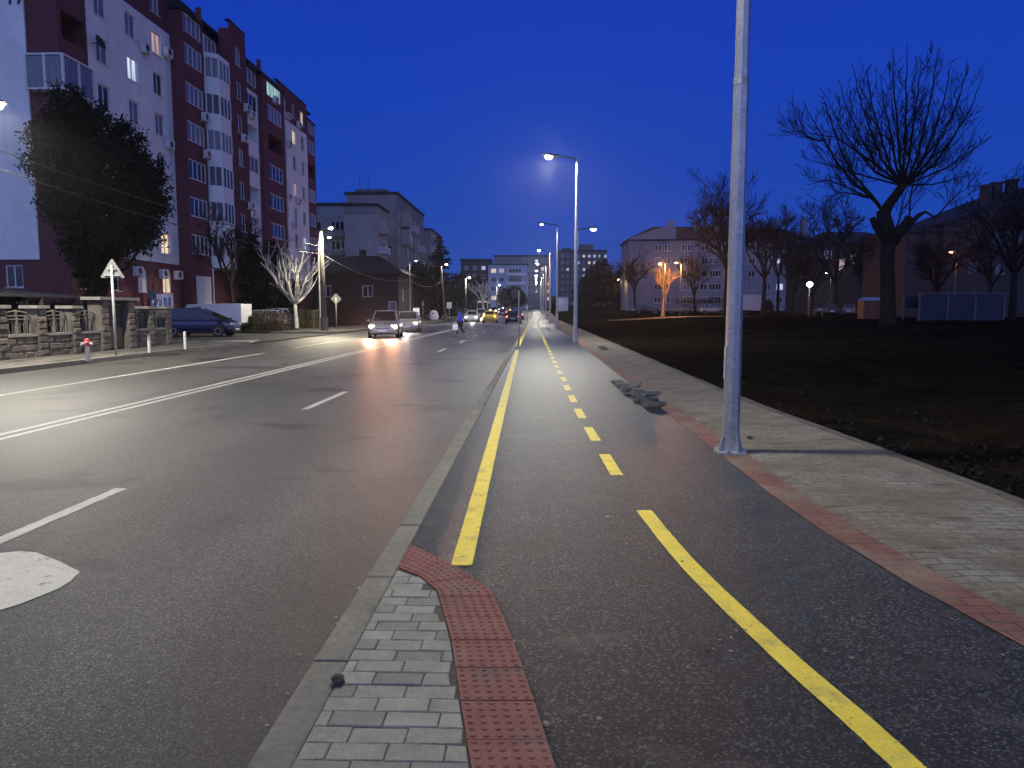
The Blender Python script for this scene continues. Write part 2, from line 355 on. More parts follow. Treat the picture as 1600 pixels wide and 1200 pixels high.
# the last of the evening glow stands behind the camera, low in the west
gl = nt.nodes.new('ShaderNodeMapRange'); gl.inputs['From Min'].default_value = .1; gl.inputs['From Max'].default_value = -.9
gl.inputs['To Min'].default_value = 0; gl.inputs['To Max'].default_value = 1; nt.links.new(sx.outputs['Y'], gl.inputs['Value'])
gz_ = nt.nodes.new('ShaderNodeMapRange'); gz_.inputs['From Min'].default_value = -.02; gz_.inputs['From Max'].default_value = .05; nt.links.new(sx.outputs['Z'], gz_.inputs['Value'])
gm = nt.nodes.new('ShaderNodeMath'); gm.operation = 'MULTIPLY'; nt.links.new(gl.outputs[0], gm.inputs[0]); nt.links.new(gz_.outputs[0], gm.inputs[1])
gs = nt.nodes.new('ShaderNodeVectorMath'); gs.operation = 'SCALE'; gs.inputs[0].default_value = (.34, .43, .78); nt.links.new(gm.outputs[0], gs.inputs['Scale'])
ad = nt.nodes.new('ShaderNodeVectorMath'); ad.operation = 'ADD'; nt.links.new(rp.outputs['Color'], ad.inputs[0]); nt.links.new(gs.outputs[0], ad.inputs[1])
sm = nt.nodes.new('ShaderNodeVectorMath'); sm.operation = 'SCALE'; sm.inputs['Scale'].default_value = .015; nt.links.new(sky.outputs[0], sm.inputs[0])
ad2 = nt.nodes.new('ShaderNodeVectorMath'); ad2.operation = 'ADD'; nt.links.new(ad.outputs[0], ad2.inputs[0]); nt.links.new(sm.outputs[0], ad2.inputs[1])
nt.links.new(ad2.outputs[0], bg.inputs['Color']); bg.inputs['Strength'].default_value = 1.0
scene.view_settings.view_transform = 'Standard'; scene.view_settings.look = 'None'; scene.view_settings.exposure = 0; scene.view_settings.gamma = 1
scene.view_settings.use_curve_mapping = False

def spot(name, loc, energy, col=(1, .93, .8), cone=150, blend=.6, size=.12, direction=(0, 0, -1)):
    l = bpy.data.lights.new(name, 'SPOT'); l.energy = energy; l.color = col; l.spot_size = R(cone); l.spot_blend = blend; l.shadow_soft_size = size
    o = bpy.data.objects.new(name, l); COL.objects.link(o); o.location = loc
    o.rotation_euler = V(direction).to_track_quat('-Z', 'Y').to_euler(); return o
def point(name, loc, energy, col, size=.15):
    l = bpy.data.lights.new(name, 'POINT'); l.energy = energy; l.color = col; l.shadow_soft_size = size
    o = bpy.data.objects.new(name, l); COL.objects.link(o); o.location = loc; return o
# ================================================================== GROUND, ROAD, PATH
KX = -0.80; KL = -0.95           # kerb top right / left edge
RZ = -0.10                       # road surface height
YS = [-30, -20, -10, 0, 10, 20, 30, 45, 60, 80, 100, 110, 130, 150, 180, 220, 260, 300, 350, 400]
def strip(name, x0, x1, z, m, ys=YS, parent=None):
    b = MB()
    f0 = x0 if callable(x0) else (lambda y: x0)
    f1 = x1 if callable(x1) else (lambda y: x1)
    for a, c in zip(ys[:-1], ys[1:]):
        b.quad((f0(a), a, z + rise(a)), (f1(a), a, z + rise(a)), (f1(c), c, z + rise(c)), (f0(c), c, z + rise(c)))
    o = b.build(name, m); return tag(o, kind='structure')
# base terrain to the horizon
b = MB()
ys = [-400, -30, 40, 110, 130, 160, 200, 250, 300, 350, 400, 700, 3500]
for a, c in zip(ys[:-1], ys[1:]): b.quad((-2500, a, -.6 + rise(a)), (2500, a, -.6 + rise(a)), (2500, c, -.6 + rise(c)), (-2500, c, -.6 + rise(c)))
tag(b.build('ground', M['ground']), kind='structure')
strip('road', -13.3, KL, RZ, M['road'])
# kerb: real step, blocks of one metre with open joints
b = MB(); y = -3.0; kr = random.Random(3)
while y < 60:
    g = .010; j = kr.uniform(-.004, .004)
    b.box(KL + j, KX + j, y, y + 1.0 - g, RZ - .05, .012 + kr.uniform(-.003, .003)); y += 1.0
b.box(KL, KX, 60, 110, RZ - .05, .012)
o = tag(b.build('kerb', M['kerb'], bevel=.012), kind='structure')
strip('far_kerb', KL, KX, .012, M['kerb'], [110, 130, 180, 260, 400])
PRX = 1.92
def path_right(y):
    return PRX + (0.0 if y > 6 else .034 * (6 - y) ** 2 * (1 if y > 1 else 1))
strip('cycle_path', KX, lambda y: path_right(max(y, -2)), 0.0, M['path'], [-20, -5, -2, 0, 1, 2, 3, 4, 5, 6, 8, 10, 15, 20, 30, 60, 110, 130, 180, 260, 400])
strip('red_brick_edge', lambda y: path_right(max(y, -2)), lambda y: path_right(max(y, -2)) + .26, .004, M['redbrick'], [-20, -5, -2, 0, 1, 2, 3, 4, 5, 6, 8, 10, 15, 30, 60, 110, 180, 400])
def walk_right(y): return 3.42 + .36 * sstep(14, 4, y)
# sidewalk as an uneven sheet
b = MB(); ysw = [-10 + .25 * i for i in range(0, 130)] + [24, 28, 34, 42, 52, 64, 80, 110, 150, 220, 400]
nx = 12; rows = []
for y in ysw:
    r_ = []
    for i in range(nx + 1):
        x0 = path_right(max(y, -2)) + .26; x = x0 + (walk_right(y) - x0) * i / nx
        z = .004 + .022 * (mnoise.noise(V((x * 1.3, y * 1.1, 3))) * .5 + .5) * (1 if 0 < i < nx else 0) + rise(y)
        r_.append((x, y, z))
    rows.append(r_)
vs = [p for r_ in rows for p in r_]; n1 = nx + 1
b.add(vs, [(j * n1 + i, j * n1 + i + 1, (j + 1) * n1 + i + 1, (j + 1) * n1 + i) for j in range(len(rows) - 1) for i in range(nx)])
tag(b.build('sidewalk', M['sidewalk'], smooth=True), kind='structure')
b = MB(); y = -2.0
while y < 60:
    xa, xb = walk_right(y), walk_right(y + 1)
    dz = kr.uniform(-.006, .008)
    b.add([(xa, y, -.2), (xa + .12, y, -.2), (xb + .12, y + .99, -.2), (xb, y + .99, -.2), (xa, y, .012 + dz), (xa + .12, y, .012 + dz), (xb + .12, y + .99, .012 + dz), (xb, y + .99, .012 + dz)],
          [(4, 5, 6, 7), (0, 1, 5, 4), (1, 2, 6, 5), (2, 3, 7, 6), (3, 0, 4, 7)]); y += 1
tag(b.build('edging_kerb', M['edge'], bevel=.01), kind='structure')
# field of bare soil: fine near the path, coarse beyond
def field_grid(xs, ys, amp):
    b = MB(); vs = []
    for y in ys:
        for x in xs:
            ed = sstep(walk_right(y) + .1, walk_right(y) + .9, x)
            n = mnoise.fractal(V((x * .8, y * .8, 1)), .9, 2.1, 5) * .10 + abs(mnoise.noise(V((x * 4, y * 4, 7)))) * .07 + mnoise.noise(V((x * 11, y * 11, 2))) * .025
            vs.append((x, y, field_z(x, y) + n * amp * (.35 + .65 * ed) - .02))
    W = len(xs)
    b.add(vs, [(j * W + i, j * W + i + 1, (j + 1) * W + i + 1, (j + 1) * W + i) for j in range(len(ys) - 1) for i in range(W - 1)])
    return b
xs = [3.38 + .075 * i for i in range(120)]; ysn = [2 + .09 * i for i in range(170)]
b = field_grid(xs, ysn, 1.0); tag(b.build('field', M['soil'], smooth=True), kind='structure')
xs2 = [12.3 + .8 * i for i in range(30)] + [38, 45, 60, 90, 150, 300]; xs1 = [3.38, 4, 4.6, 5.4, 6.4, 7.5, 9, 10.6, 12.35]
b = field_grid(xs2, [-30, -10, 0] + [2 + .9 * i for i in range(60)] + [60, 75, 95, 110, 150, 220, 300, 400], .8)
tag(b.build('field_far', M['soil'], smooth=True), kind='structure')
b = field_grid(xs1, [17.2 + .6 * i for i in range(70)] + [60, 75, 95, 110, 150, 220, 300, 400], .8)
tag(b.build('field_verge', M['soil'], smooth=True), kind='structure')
# clods and rubble along the edge
b = MB(); cr_ = random.Random(11)
for i in range(300):
    y = cr_.uniform(3.5, 17); x = walk_right(y) + .15 + abs(cr_.gauss(0, 1)) * 1.1
    if i % 3 == 0: y = cr_.uniform(5.2, 8.5); x = walk_right(y) + .2 + cr_.random() * 1.4
    s_ = cr_.uniform(.010, .034) * (1.5 if cr_.random() < .06 else 1)
    z = field_z(x, y) + s_ * .3 + .02
    mtx = Euler((cr_.random() * 6, cr_.random() * 6, cr_.random() * 6)).to_matrix()
    P = [V((x, y, z)) + mtx @ V((a * s_ * cr_.uniform(.6, 1.3), c * s_ * cr_.uniform(.6, 1.3), d * s_ * cr_.uniform(.5, 1))) for (a, c, d) in ((-1, -1, -.6), (1, -1, -.6), (1, 1, -.6), (-1, 1, -.6), (-.6, -.6, .8), (.7, -.5, .8), (.5, .6, .9), (-.6, .5, .7))]
    b.add(P, [(3, 2, 1, 0), (4, 5, 6, 7), (0, 1, 5, 4), (1, 2, 6, 5), (2, 3, 7, 6), (3, 0, 4, 7)])
tag(b.build('rubble', M['clod']), 'loose clods and stones strewn along the field edge', 'rubble', kind='stuff')

# ------------------------------------------------------------------ paver patch and tactile strip
TL = [gp(*p) for p in ((622, 889), (655, 902), (684, 926), (705, 1000), (720, 1100), (736, 1199))]
TR = [gp(*p) for p in ((641, 853), (706, 885), (767, 926), (800, 1000), (835, 1100), (866, 1199))]
for L_ in (TL, TR):
    d = (L_[-1] - L_[-2]).normalized(); L_.append(L_[-1] + d * .9); L_.append(L_[-1] + d * 3.0)
def lx(y):
    for p, q in zip(TL[:-1], TL[1:]):
        if q.y <= y <= p.y: return p.x + (q.x - p.x) * (p.y - y) / max(1e-6, p.y - q.y)
    return TL[-1].x if y < TL[-1].y else TL[0].x
b = MB()
b.poly([(KX, -2.0, .003)] + [(p.x + .01, p.y, .003) for p in reversed(TL)] + [(KX, TL[0].y + .05, .003)])
tag(b.build('paver_bed', M['sand']), kind='structure')
b = MB(); y = .2; row = 0; pr = random.Random(5)
while y < TL[0].y - .02:
    x = KX + .004 - (.0, .1, .05, .15)[row % 4] - pr.uniform(0, .01)
    off = .008 + (pr.random() < .12) * .025
    y0_, y1_ = y + .002, y + .0972; l0, l1 = lx(y0_) - off, lx(y1_) - off
    while x < max(l0, l1) - .02:
        xa = max(x, KX + .005); xb0, xb1 = min(x + .1955, l0), min(x + .1955, l1)
        if min(xb0, xb1) - xa > .02:
            b.cur = pr.choice((0, 0, 0, 1, 2)); z = .012 + pr.uniform(-.003, .002); e = .0035; jy = pr.uniform(-.001, .001)
            if pr.random() < .06: z -= .004
            y0, y1 = y0_ + jy, y1_ + jy
            zt = [z + pr.uniform(-.0015, .0015) for _ in range(4)]
            b.add([(xa, y0, .0), (xb0, y0, .0), (xb1, y1, .0), (xa, y1, .0), (xa, y0, z - .004), (xb0, y0, z - .004), (xb1, y1, z - .004), (xa, y1, z - .004),
                   (xa + e, y0 + e, zt[0]), (xb0 - e, y0 + e, zt[1]), (xb1 - e, y1 - e, zt[2]), (xa + e, y1 - e, zt[3])],
                  [(0, 1, 5, 4), (1, 2, 6, 5), (2, 3, 7, 6), (3, 0, 4, 7), (4, 5, 9, 8), (5, 6, 10, 9), (6, 7, 11, 10), (7, 4, 8, 11), (8, 9, 10, 11)])
        x += .2
    y += .1; row += 1
tag(b.build('paver_patch', [M['pav1'], M['pav2'], M['pav3']]), kind='structure')
# tactile strip
def resample(P, n):
    d = [0]
    for p, q in zip(P[:-1], P[1:]): d.append(d[-1] + (q - p).length)
    out = []
    for i in range(n + 1):
        t = d[-1] * i / n; k = max(j for j in range(len(d)) if d[j] <= t + 1e-9); k = min(k, len(P) - 2)
        out.append(P[k].lerp(P[k + 1], (t - d[k]) / max(1e-9, d[k + 1] - d[k])))
    return out
NSUB = 400
mid = [(a + c) / 2 for a, c in zip(TL, TR)]
seg = [0]
for p, q in zip(mid[:-1], mid[1:]): seg.append(seg[-1] + (q - p).length)
def tac(s, u):
    k = max(j for j in range(len(seg)) if seg[j] <= s + 1e-9); k = min(k, len(seg) - 2); t = (s - seg[k]) / (seg[k + 1] - seg[k])
    return TL[k].lerp(TL[k + 1], t).lerp(TR[k].lerp(TR[k + 1], t), u)
b = MB(); s = 0.0; SL = .262
b.cur = 1
while s + SL < seg[-1] - 1.8:
    zt = .014 + pr.uniform(-.002, .002); g = .004
    b.cur = 0
    NS = 6
    for q in range(NS):
        a_, c_ = s + g + (SL - 2 * g) * q / NS, s + g + (SL - 2 * g) * (q + 1) / NS
        P = [tac(a_, 0), tac(a_, 1), tac(c_, 1), tac(c_, 0)]
        top = [V((p.x, p.y, zt)) for p in P]; bot = [V((p.x, p.y, 0)) for p in P]
        b.quad(*reversed(top))
        b.quad(top[0], top[3], bot[3], bot[0]); b.quad(top[2], top[1], bot[1], bot[2])
        if q == 0: b.quad(top[1], top[0], bot[0], bot[1])
        if q == NS - 1: b.quad(top[3], top[2], bot[2], bot[3])
    for i in range(6):
        for j in range(6):
            c = tac(s + SL * (i + .5) / 6, (j + .5) / 6); c = V((c.x, c.y, zt))
            r0 = .0115
            b.lathe([(r0, -.0005), (r0 * .86, .0030), (r0 * .55, .0048)], 8, c)
    s += SL
tag(b.build('tactile_paving', [M['tactile'], M['sand']]), kind='structure')
b = MB(); vsb = []
for i in range(60):
    s_ = (seg[-1] - 1.9) * i / 59; vsb += [tac(s_, -.01), tac(s_, 1.01)]
b.add([(p.x, p.y, .005) for p in vsb], [(2 * i, 2 * i + 2, 2 * i + 3, 2 * i + 1) for i in range(59)])
tag(b.build('tactile_bed', M['sand']), kind='structure')

# ------------------------------------------------------------------ markings
def line_mesh(mb, pts, w, z, wob=.003):
    """a painted band along pts with slightly ragged edges"""
    P = [V((p[0], p[1], 0)) for p in pts]; d = [0]
    for p, q in zip(P[:-1], P[1:]): d.append(d[-1] + (q - p).length)
    st = .06 if d[-1] < 12 else (.3 if d[-1] < 60 else 2.0); n = max(2, int(d[-1] / st)); Q = resample(P, n); vs = []
    for i, p in enumerate(Q):
        t = (Q[min(i + 1, n)] - Q[max(i - 1, 0)]).normalized(); nn = V((t.y, -t.x, 0))
        ww = w / 2 + random.uniform(-wob, wob) * .5
        zz = z + rise(p.y)
        vs += [p - nn * ww + V((0, 0, zz)), p + nn * ww + V((0, 0, zz))]
    mb.add(vs, [(2 * i, 2 * i + 1, 2 * i + 3, 2 * i + 2) for i in range(n)])
def gl_pts(px, z): 
    return [gp(x, y, z) for x, y in px]
b = MB()
P = gl_pts([(721, 884), (768, 700), (792, 607), (808, 547)], 0); line_mesh(b, P, .125, .004)
P2 = [V((-.72, 30.2, 0)), V((-.74, 45, 0)), V((-.76, 70, 0)), V((-.78, 110, 0)), V((-.78, 200, 0))]
b2 = MB(); line_mesh(b2, P2, .12, .004); line_mesh(b, P2, .12, .004)
tag(b.build('yellow_edge_line', M['yellow']), kind='structure')
b = MB()
P = gl_pts([(1006, 798), (1052, 855), (1102, 909), (1221, 1022), (1338, 1125), (1420, 1200)], 0)
d = (P[-1] - P[-2]).normalized(); P += [P[-1] + d * .6, P[-1] + d * 1.6]
# smooth the bend
S = []
for i in range(len(P) - 1):
    p0, p1, p2, p3 = P[max(i - 1, 0)], P[i], P[i + 1], P[min(i + 2, len(P) - 1)]
    for k in range(8):
        t = k / 8; S.append(.5 * ((2 * p1) + (-p0 + p2) * t + (2 * p0 - 5 * p1 + 4 * p2 - p3) * t * t + (-p0 + 3 * p1 - 3 * p2 + p3) * t ** 3))
line_mesh(b, S, .115, .004)
tag(b.build('yellow_curved_line', M['yellow']), kind='structure')
b = MB()
cl = gl_pts([(955, 728), (926, 680), (907, 648), (895, 624), (886, 606), (880, 592), (872, 578), (863, 558), (850, 531)], 0)
cl = [cl[0] + (cl[0] - cl[1]) * .5] + cl + [V((.20, 80, 0)), V((.15, 200, 0))]
def on_cl(y):
    for p, q in zip(cl[:-1], cl[1:]):
        if p.y <= y <= q.y: return p.lerp(q, (y - p.y) / (q.y - p.y))
    return cl[-1]
y = gp(955, 743).y
while y < 110:
    line_mesh(b, [on_cl(y), on_cl(y + .5), on_cl(y + .98)], .115, .004)
    y += 1.78
tag(b.build('yellow_dashed_line', M['yellow']), kind='structure')
b = MB(); Z = RZ + .004
line_mesh(b, [(-6.88, -10), (-6.88, 300)], .11, Z, .01); line_mesh(b, [(-6.64, -10), (-6.64, 300)], .11, Z, .01)
tag(b.build('double_centre_line', M['white_paint']), kind='structure')
b = MB()
line_mesh(b, [(-10.05, -10), (-10.05, 27)], .12, Z, .01); line_mesh(b, [(-10.2, 31), (-10.2, 45), (-10.2, 150)], .12, Z, .01)
tag(b.build('road_edge_line', M['white_paint']), kind='structure')
b = MB()
for y0, y1 in ((-4.5, -1.9), (3.75, 6.4), (11.7, 14.3), (28.0, 30.4), (36.2, 38.6), (44.4, 46.8), (52.6, 55), (60.8, 63.2), (69, 71.4), (77.2, 79.6)):
    line_mesh(b, [(-3.72, y0), (-3.72, y1)], .115, Z, .012)
tag(b.build('lane_dashes', M['white_paint']), kind='structure')
b = MB(); pts = gl_pts([(125, 893), (110, 908), (90, 920), (33, 943), (0, 953)], RZ + .004) + [V((-3.2, 3.55, Z)), V((-3.75, 3.45, Z)), V((-4.1, 3.75, Z)), V((-4.2, 4.3, Z)), V((-4.0, 4.75, Z))] + gl_pts([(0, 864), (30, 861), (57, 863), (93, 877)], RZ + .004)
pts = [V((p.x, p.y, Z)) for p in pts]; c = sum(pts, V()) / len(pts)
b.add([c] + pts, [(0, i + 1, (i + 1) % len(pts) + 1) for i in range(len(pts))])
tag(b.build('road_symbol', M['patch_paint']), kind='structure')
# manhole cover in the near lane
# ------------------------------------------------------------------ left side ground
LK = -13.3
strip('left_kerb', LK - .18, LK, .035, M['kerb'], [-20, 0, 10, 20, 34])
b = MB(); b.quad((LK, -20, RZ - .05), (LK, 34, RZ - .05), (LK, 34, .035), (LK, -20, .035)); b.quad((LK - .18, 34, RZ - .05), (LK - .18, 34, .035), (LK, 34, .035), (LK, 34, RZ - .05))
tag(b.build('left_kerb_face', M['kerb']), kind='structure')
strip('left_pavement', -16.2, LK - .18, .03, M['leftwalk'], [-20, 0, 10, 20, 34])
strip('left_yard', -80, -16.2, .02, M['ground'], [-20, 0, 20, 34])
# side street mouth and parking court
strip('side_street', -80, LK, -.06, M['sidestreet'], [34, 40, 49])
b = MB()
b.quad((-16.2, 34.0, -.05), (LK - .0, 34.0, -.05), (-14.3, 38, -.05), (-16.2, 36, -.05))
b.quad((-19.6, 35.9, -.05), (-16.7, 35.9, -.05), (-16.4, 36.45, -.05), (-19.4, 36.45, -.05))
tag(b.build('side_street_marking', M['white_paint']), kind='structure')
strip('left_pavement_beyond', -17.8, LK - .16, .03, M['leftwalk'], [49, 60, 80, 110, 150, 220, 400])
strip('left_kerb_beyond', LK - .16, LK, .04, M['kerb'], [49, 60, 80, 110, 150, 220, 400])
b = MB(); b.quad((LK, 49, RZ - .05), (LK, 110, RZ - .05), (LK, 110, .04), (LK, 49, .04)); b.quad((-17.8, 49, -.1), (LK, 49, -.1), (LK, 49, .04), (-17.8, 49, .04))
tag(b.build('left_kerb_face_beyond', M['kerb']), kind='structure')
strip('verge_grass', -80, -17.8, .06, M['grass'], [49, 60, 80, 110, 150, 220, 400])

# chips and bits of litter on the cycle path and the gutter
b = MB(); cr_ = random.Random(17)
for i in range(330):
    y = 1.6 + 13 * cr_.random() ** 1.6; x = cr_.uniform(-.75, path_right(y)); z = .004
    if i % 4 == 0: x = -.98 - abs(cr_.gauss(0, .12)); z = RZ + .004
    s_ = cr_.uniform(.004, .011) * (1.7 if cr_.random() < .08 else 1); a = cr_.uniform(0, 6.28); n = 5
    P = [V((x + math.cos(a + k * 1.257) * s_ * cr_.uniform(.6, 1.4), y + math.sin(a + k * 1.257) * s_ * cr_.uniform(.6, 1.4), z)) for k in range(n)]
    h = s_ * cr_.uniform(.25, .6); b.cur = 0 if cr_.random() < .6 else 1
    b.add(P + [p.lerp(V((x, y, z)), .35) + V((0, 0, h)) for p in P], [(5, 6, 7, 8, 9)] + [(k, (k + 1) % 5, 5 + (k + 1) % 5, 5 + k) for k in range(5)])
tag(b.build('grit', [M['pav2'], M['stone']]), 'scattered grit and chips on the cycle path', 'grit', kind='stuff')
# ================================================================== BUILDINGS
UP = V((0, 0, 1))
def facade(mb, O, U, N, W, z0, z1, ops, depth):
    """wall sheet W wide from z0 to z1 with recessed openings (u0, v0, u1, v1)"""
    O = V(O); us = sorted({0.0, W, *[o[0] for o in ops], *[o[2] for o in ops]}); vs = sorted({z0, z1, *[o[1] for o in ops], *[o[3] for o in ops]})
    vs = [v for v in vs if z0 - 1e-6 <= v <= z1 + 1e-6]
    P = lambda u, v, n=0: O + U * u + UP * v + N * n
    flip = U.cross(UP).dot(N) < 0
    def q(a, b, c, d):
        mb.quad(*((d, c, b, a) if flip else (a, b, c, d)))
    for j in range(len(vs) - 1):
        i = 0
        while i < len(us) - 1:
            cu, cv = (us[i] + us[i + 1]) / 2, (vs[j] + vs[j + 1]) / 2
            if any(o[0] < cu < o[2] and o[1] < cv < o[3] for o in ops): i += 1; continue
            k = i
            while k + 1 < len(us) - 1:
                c2 = (us[k + 1] + us[k + 2]) / 2
                if any(o[0] < c2 < o[2] and o[1] < cv < o[3] for o in ops): break
                k += 1
            q(P(us[i], vs[j]), P(us[k + 1], vs[j]), P(us[k + 1], vs[j + 1]), P(us[i], vs[j + 1])); i = k + 1
    for (a, b, c, d) in ops:
        if b < z0 - 1e-6 or d > z1 + 1e-6: continue
        q(P(a, b), P(c, b), P(c, b, -depth), P(a, b, -depth)); q(P(a, d, -depth), P(c, d, -depth), P(c, d), P(a, d))
        q(P(a, b), P(a, b, -depth), P(a, d, -depth), P(a, d)); q(P(c, b, -depth), P(c, b), P(c, d), P(c, d, -depth))
        if depth > .5: q(P(a, b, -depth), P(c, b, -depth), P(c, d, -depth), P(a, d, -depth))
def window(parent, O, U, N, u0, v0, u1, v1, rec, pane, nsash=2, frame='frame', sill=True, fw=.07, transom=False, name='window'):
    O = V(O); b = MB(); n0, n1 = -rec, -rec + .07
    b.obox(O, U, N, u0, u1, v0, v0 + fw, n0, n1); b.obox(O, U, N, u0, u1, v1 - fw, v1, n0, n1)
    b.obox(O, U, N, u0, u0 + fw, v0 + fw, v1 - fw, n0, n1); b.obox(O, U, N, u1 - fw, u1, v0 + fw, v1 - fw, n0, n1)
    for k in range(1, nsash):
        u = u0 + (u1 - u0) * k / nsash; b.obox(O, U, N, u - fw * .5, u + fw * .5, v0 + fw, v1 - fw, n0, n1 - .005)
    if transom: b.obox(O, U, N, u0 + fw, u1 - fw, v0 + (v1 - v0) * .7, v0 + (v1 - v0) * .7 + .05, n0, n1 - .008)
    f = b.build(name, M[frame], parent)
    p = MB(); p.obox(O, U, N, u0 + .01, u1 - .01, v0 + .01, v1 - .01, n0 - .02, n0 + .02); p.build('pane', M[pane], f)
    if sill:
        s = MB(); s.obox(O, U, N, u0 - .05, u1 + .05, v0 - .05, v0 - .005, -rec + .05, .06); s.build('sill', M['frame'], f)
    return f
def aircon(parent, O, U, N, u, v, n=0.0):
    O = V(O); b = MB(); b.obox(O, U, N, u - .4, u + .4, v - .28, v + .28, n + .08, n + .40)
    b.obox(O, U, N, u - .33, u - .29, v - .36, v - .28, n, n + .36); b.obox(O, U, N, u + .29, u + .33, v - .36, v - .28, n, n + .36)
    a = b.build('air_conditioner', M['shutter'], parent)
    f = MB(); C = O + U * (u - .08) + UP * v + N * (n + .405)
    pts = [C + (U * math.cos(t) + UP * math.sin(t)) * .22 for t in [2 * math.pi * k / 14 for k in range(14)]]
    f.add(pts + [p + N * .012 for p in pts], [tuple(range(14)), tuple(range(14, 28))] + [(i, (i + 1) % 14, 14 + (i + 1) % 14, 14 + i) for i in range(14)])
    f.build('fan_grille', M['darkmetal'], a); return a
FY = V((0, 1, 0)); NX = V((1, 0, 0)); FX = V((1, 0, 0)); NY = V((0, -1, 0))
H1 = 24.0
CK = [3.4 + 2.7 * k for k in range(8)]
bl = thing('apartment_block', 'tall maroon and white apartment block with balconies and air conditioners', 'apartment block', (-30, 60, 0))
bl0 = V((-30, 60, 0))
class Sub:   # builds into block-local coordinates
    pass
white, red = MB(), MB()
def LO(x, y, z=0): return V((x, y, z)) - bl0
wr = random.Random(21)
def pane_pick():
    t = wr.random()
    return 'glass' if t < .5 else 'curtain'
nwin = 0
def win_col(x, y, wd, k, pane=None, ns=2, h=1.45, rec=.16, v0=None):
    global nwin; nwin += 1
    a = CK[k] - h / 2 if v0 is None else v0
    return window(bl, LO(x, 0), FY, NX, y - wd / 2, a, y + wd / 2, a + h, rec, pane or pane_pick(), ns)
def seg(y0, y1, X, bands, ops, depth=.18):
    for z0, z1, mb in bands:
        facade(mb, LO(X, y0), FY, NX, y1 - y0, z0, z1, [(o[0] - y0, o[1], o[2] - y0, o[3]) for o in ops if z0 - 1e-6 <= o[1] and o[3] <= z1 + 1e-6], depth)
def step(y, xa, xb, bands):
    for z0, z1, mb in bands: mb.quad(LO(xa, y, z0), LO(xb, y, z0), LO(xb, y, z1), LO(xa, y, z1))
WB = [(0, 4.75, red), (4.75, 20.85, white), (20.85, H1, red)]
RB = [(0, H1, red)]
# gable end
facade(red, LO(-44, 41), FX, NY, 18.0, 0, H1, [(14.2, 2.75, 15.2, 4.0)], .15)
window(bl, LO(-44, 41), FX, NY, 14.2, 2.75, 15.2, 4.0, .13, 'glass', 2); nwin += 1
white.box(*[a for a in (-44 + 30, -27.75 + 30, 40.9 - 60, 41 - 60 - .002)], 4.3, H1 - .3)
# S0 corner with loggias
ops = [(41.35, CK[k] - .55, 43.45, CK[k] + .95) for k in range(1, 8) if k != 4]
opw = [(41.6, CK[0] - .75, 43.2, CK[0] + .7)]
seg(41, 43.7, -26, [(0, CK[0] + 1.2, red)], opw, .18); seg(41, 43.7, -26, [(CK[0] + 1.2, CK[4] - .6, red), (CK[4] - .6, CK[4] + 1.0, red), (CK[4] + 1.0, H1, red)], ops, 1.3)
window(bl, LO(-26, 0), FY, NX, 41.6, CK[0] - .75, 43.2, CK[0] + .7, .13, 'glass', 2); nwin += 1
f = window(bl, LO(-26, 0), FY, NX, 41.4, CK[1] - .5, 43.4, CK[1] + .9, .6, 'lit_yellow', 2, 'dframe', sill=False); nwin += 1
# glazed corner balcony on the fifth floor
b = MB(); z0, z1 = CK[4] - .75, CK[4] + .95
b.box(-27.6 + 30, -25.45 + 30, 40.45 - 60, 43.3 - 60, z0 - .1, z0); b.box(-27.6 + 30, -25.45 + 30, 40.45 - 60, 43.3 - 60, z1, z1 + .1)
for (x, y) in ((-27.55, 40.5), (-26.5, 40.5), (-25.5, 40.5), (-25.5, 41.9), (-25.5, 43.25)): b.box(x + 30 - .06, x + 30 + .06, y - 60 - .06, y - 60 + .06, z0, z1)
cb = b.build('balcony_glazing', M['frame'], bl)
b = MB(); b.box(-27.56 + 30, -25.52 + 30, 40.52 - 60, 43.22 - 60, z0 + .03, z1 - .03); b.build('pane', M['curtain'], cb)
# S1 white field with three window columns
cols = (45.2, 48.55, 51.8)
ops = []; W1 = []
for ci, y in enumerate(cols):
    for k in range(0, 8):
        if k == 7 and ci == 0: continue
        ops.append((y - .63, CK[k] - .72, y + .63, CK[k] + .73)); W1.append((ci, y, k))
seg(43.7, 53.7, -26, WB, ops)
spec_ = {(1, 5): 'lit_cool', (2, 6): 'lit_peach', (1, 4): 'curtain', (1, 0): 'shutter', (2, 0): 'lit_warm', (2, 1): 'lit_warm', (0, 6): 'curtain', (0, 5): 'curtain'}
for ci, y, k in W1: win_col(-26, y, 1.26, k, spec_.get((ci, k)), 2)
